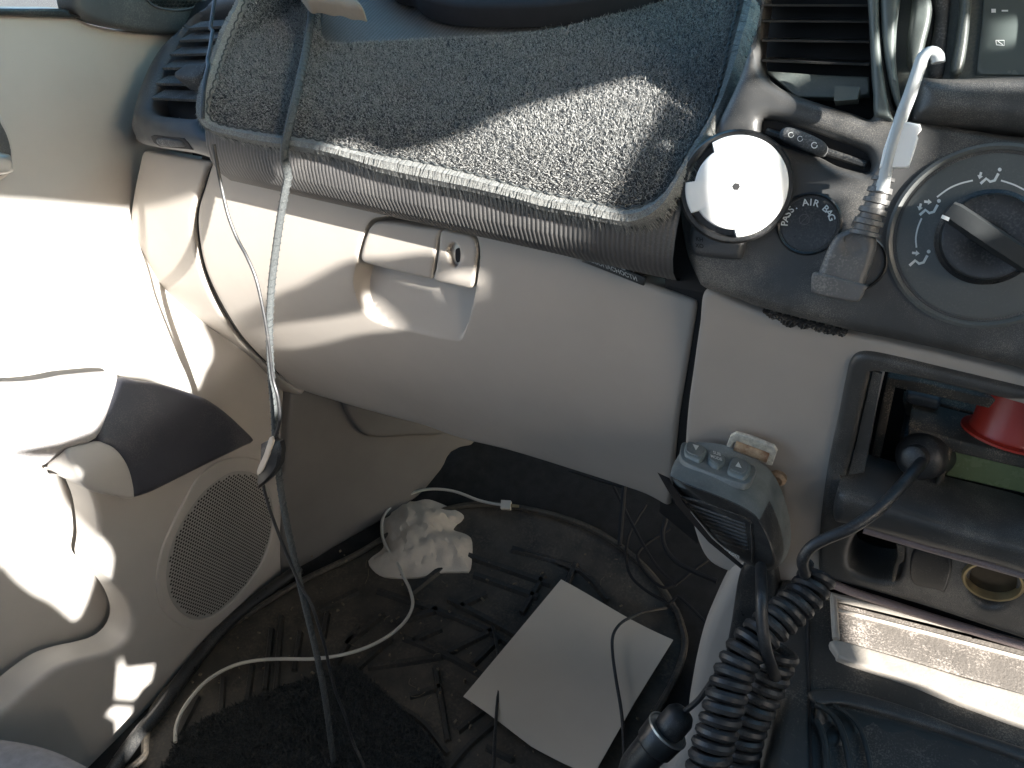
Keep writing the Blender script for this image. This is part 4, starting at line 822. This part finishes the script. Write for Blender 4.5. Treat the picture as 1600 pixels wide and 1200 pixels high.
for nm, pl, sy, c in bt:
    b_ = mk(nm, patch(pl, S_top, th=.006, rnd=.0014, s=4, lift=tl), BTN, mic, label={'v': 'grey button with a down arrow', 'm': 'small grey button marked MODE', '^': 'grey button with an up arrow'}[sy])
    iw = np.array(pl); inn = iw.mean(0) + (iw - iw.mean(0))*.8 + np.array([-1, -1.5]); mk('button_face', patch(inn, S_top, th=.001, rnd=.0002, s=4, lift=tl + .0006), MICM, b_)
    if sy == 'm': mk('button_lettering', [text_on('SUB', (c[0], c[1]-1), (7, 2.2), (-1, -7), S_top, tl + .0012), text_on('MODE', (c[0]-1, c[1]+6), (6.2, 2.2), (-1, -7), S_top, tl + .0012)], INK, b_, flat=True)
    else:
        s_ = -1 if sy == 'v' else 1; tri = np.array([(c[0], c[1] - 5*s_), (c[0] + 5, c[1] + 4*s_ + 1.5), (c[0] - 5, c[1] + 4*s_ - 1.5)]); mk('arrow', (on(tri, S_top, tl + .0012), [(0, 1, 2)]), INK, b_, flat=True)
mk('talk_lever', loft([mring([(1027,738),(1046,747),(1066,784),(1112,841),(1162,884),(1158,889),(1107,847),(1056,788)], np.array([tb[0] - d]*8)) for d in (.064, .05)]), M('matt_black_rubber', (.02, .02, .021), .9, .15, 60, spec=.15), mic)
# clip on the fascia
cl = thing('microphone_clip', 'worn rusty metal clip screwed to the grey fascia behind the microphone', 'clip', (-.07, .44, .42))
S_clip = lambda P: S_fascia(P) + .012
mk('plate', patch([(1131,707),(1141,681),(1150,677),(1175,684),(1209,698),(1214,706),(1206,728),(1196,726),(1202,709),(1196,706),(1152,690),(1146,692),(1141,706)], S_clip, th=.002, rnd=.0006, s=5, sm=False), PLATED, cl)
A, B = on([(1148,697),(1200,716)], S_clip, -.002); mk('roller', tube(line3(np.array([A, B]), .004), .0046, 14), RUST, cl)
C_, N_ = pixdir((1216,745), S_fascia); mk('screw', lathe(C_, N_, [(.006, 0), (.006, .003), (.004, .005), (0, .005)], 20), RUST, cl)
# coiled cord, from the plug in the radio bay round to the microphone
ck = thing('coiled_cord', 'black coiled microphone cord running from the radio plug down beside the console', 'coiled cord', (.0, .42, .3))
Pp = at([(1424,706,.505),(1433,714,.495),(1441,722,.485)])
C_ = Pp[1]; ax_ = CAM - C_; ax_ = ax_/np.linalg.norm(ax_) + np.array([-.25, 0, -.2])
mk('round_plug', lathe(C_, ax_, [(.0150, -.03), (.0155, -.012), (.0150, -.004), (.0125, .0), (.0085, .002), (.0075, .008), (.0055, .009), (0, .009)], 40), CORD, ck)
mk('plug_collar', patch([(1462,686),(1486,694),(1484,712),(1472,742),(1462,746),(1470,715)], S_radio, th=.03, rnd=.002, s=7, lift=.012), DUSTM, ck)
lead = line3(at([(1440,722,.482),(1425,740,.468),(1400,768,.456),(1370,798,.452),(1330,825,.452),(1290,842,.458),(1266,856,.462),(1254,876,.467),(1258,895,.473)]), .004)
coil = line3(at([(1282,893,.495),(1262,925,.49),(1240,948,.487),(1205,978,.483),(1172,1008,.48),(1150,1045,.478),(1136,1085,.475),(1124,1130,.472),(1110,1180,.47),(1098,1235,.47)]), .004)
H = helix(coil, np.linspace(.0086, .0102, 60), .0074, 16)
k0 = H[0]; mid_ = line3(np.array([lead[-1], lead[-1]*.6 + k0*.4 + np.array([.0, 0, -.004]), k0]), .003)
mk('straight_lead', tube(np.concatenate([lead, mid_[1:-1]]), .0036, 10), CORD, ck)
mk('coil', tube(H, .0035, 8), CORD, ck)
coil2 = line3(at([(1222,1010,.50),(1208,1045,.50),(1190,1085,.50),(1172,1125,.50),(1160,1165,.50),(1150,1230,.50)]), .004)
mk('return_coil', tube(helix(coil2, .0096, .0074, 16), .0035, 8), CORD, ck)
mk('microphone_lead', tube(line3(at([(1189,885,.50),(1190,930,.47),(1191,975,.465),(1197,1015,.467),(1207,1045,.48),(1212,1060,.492)]), .004), .0036, 10), CORD, ck)

# ------------------------------------------------------------------ charger adaptor by the console
ch = thing('charger_adaptor', 'black car charger adaptor with silver band lying beside the console', 'charger', (-.06, .3, .1))
ca, cb_ = at([(995,1195,.60), (1062,1120,.585)]); ax_ = cb_ - ca; ln = np.linalg.norm(ax_)
mk('body', lathe(ca, ax_, [(0, -.012), (.009, -.012), (.0115, -.006), (.0125, 0), (.0135, ln*.38), (.0155, ln*.42), (.0165, ln*.70), (.0160, ln*.715)], 40), BLACKG, ch)
mk('silver_band', lathe(ca, ax_, [(.0160, ln*.70), (.0168, ln*.705), (.0168, ln*.735), (.0155, ln*.738), (.0150, ln*.72)], 40), SILVER, ch)
mk('plug', lathe(ca, ax_, [(0, ln*.72), (.011, ln*.72), (.0118, ln*.80), (.0115, ln*1.0), (.009, ln*1.08), (.004, ln*1.12), (0, ln*1.12)], 30), CORD, ch)
mk('lead', tube(line3(np.array([ca + ax_*1.1, *at([(1090,1095,.575), (1110,1068,.565), (1130,1040,.55), (1150,1010,.545)])]), .004), .0022), CORD, ch)
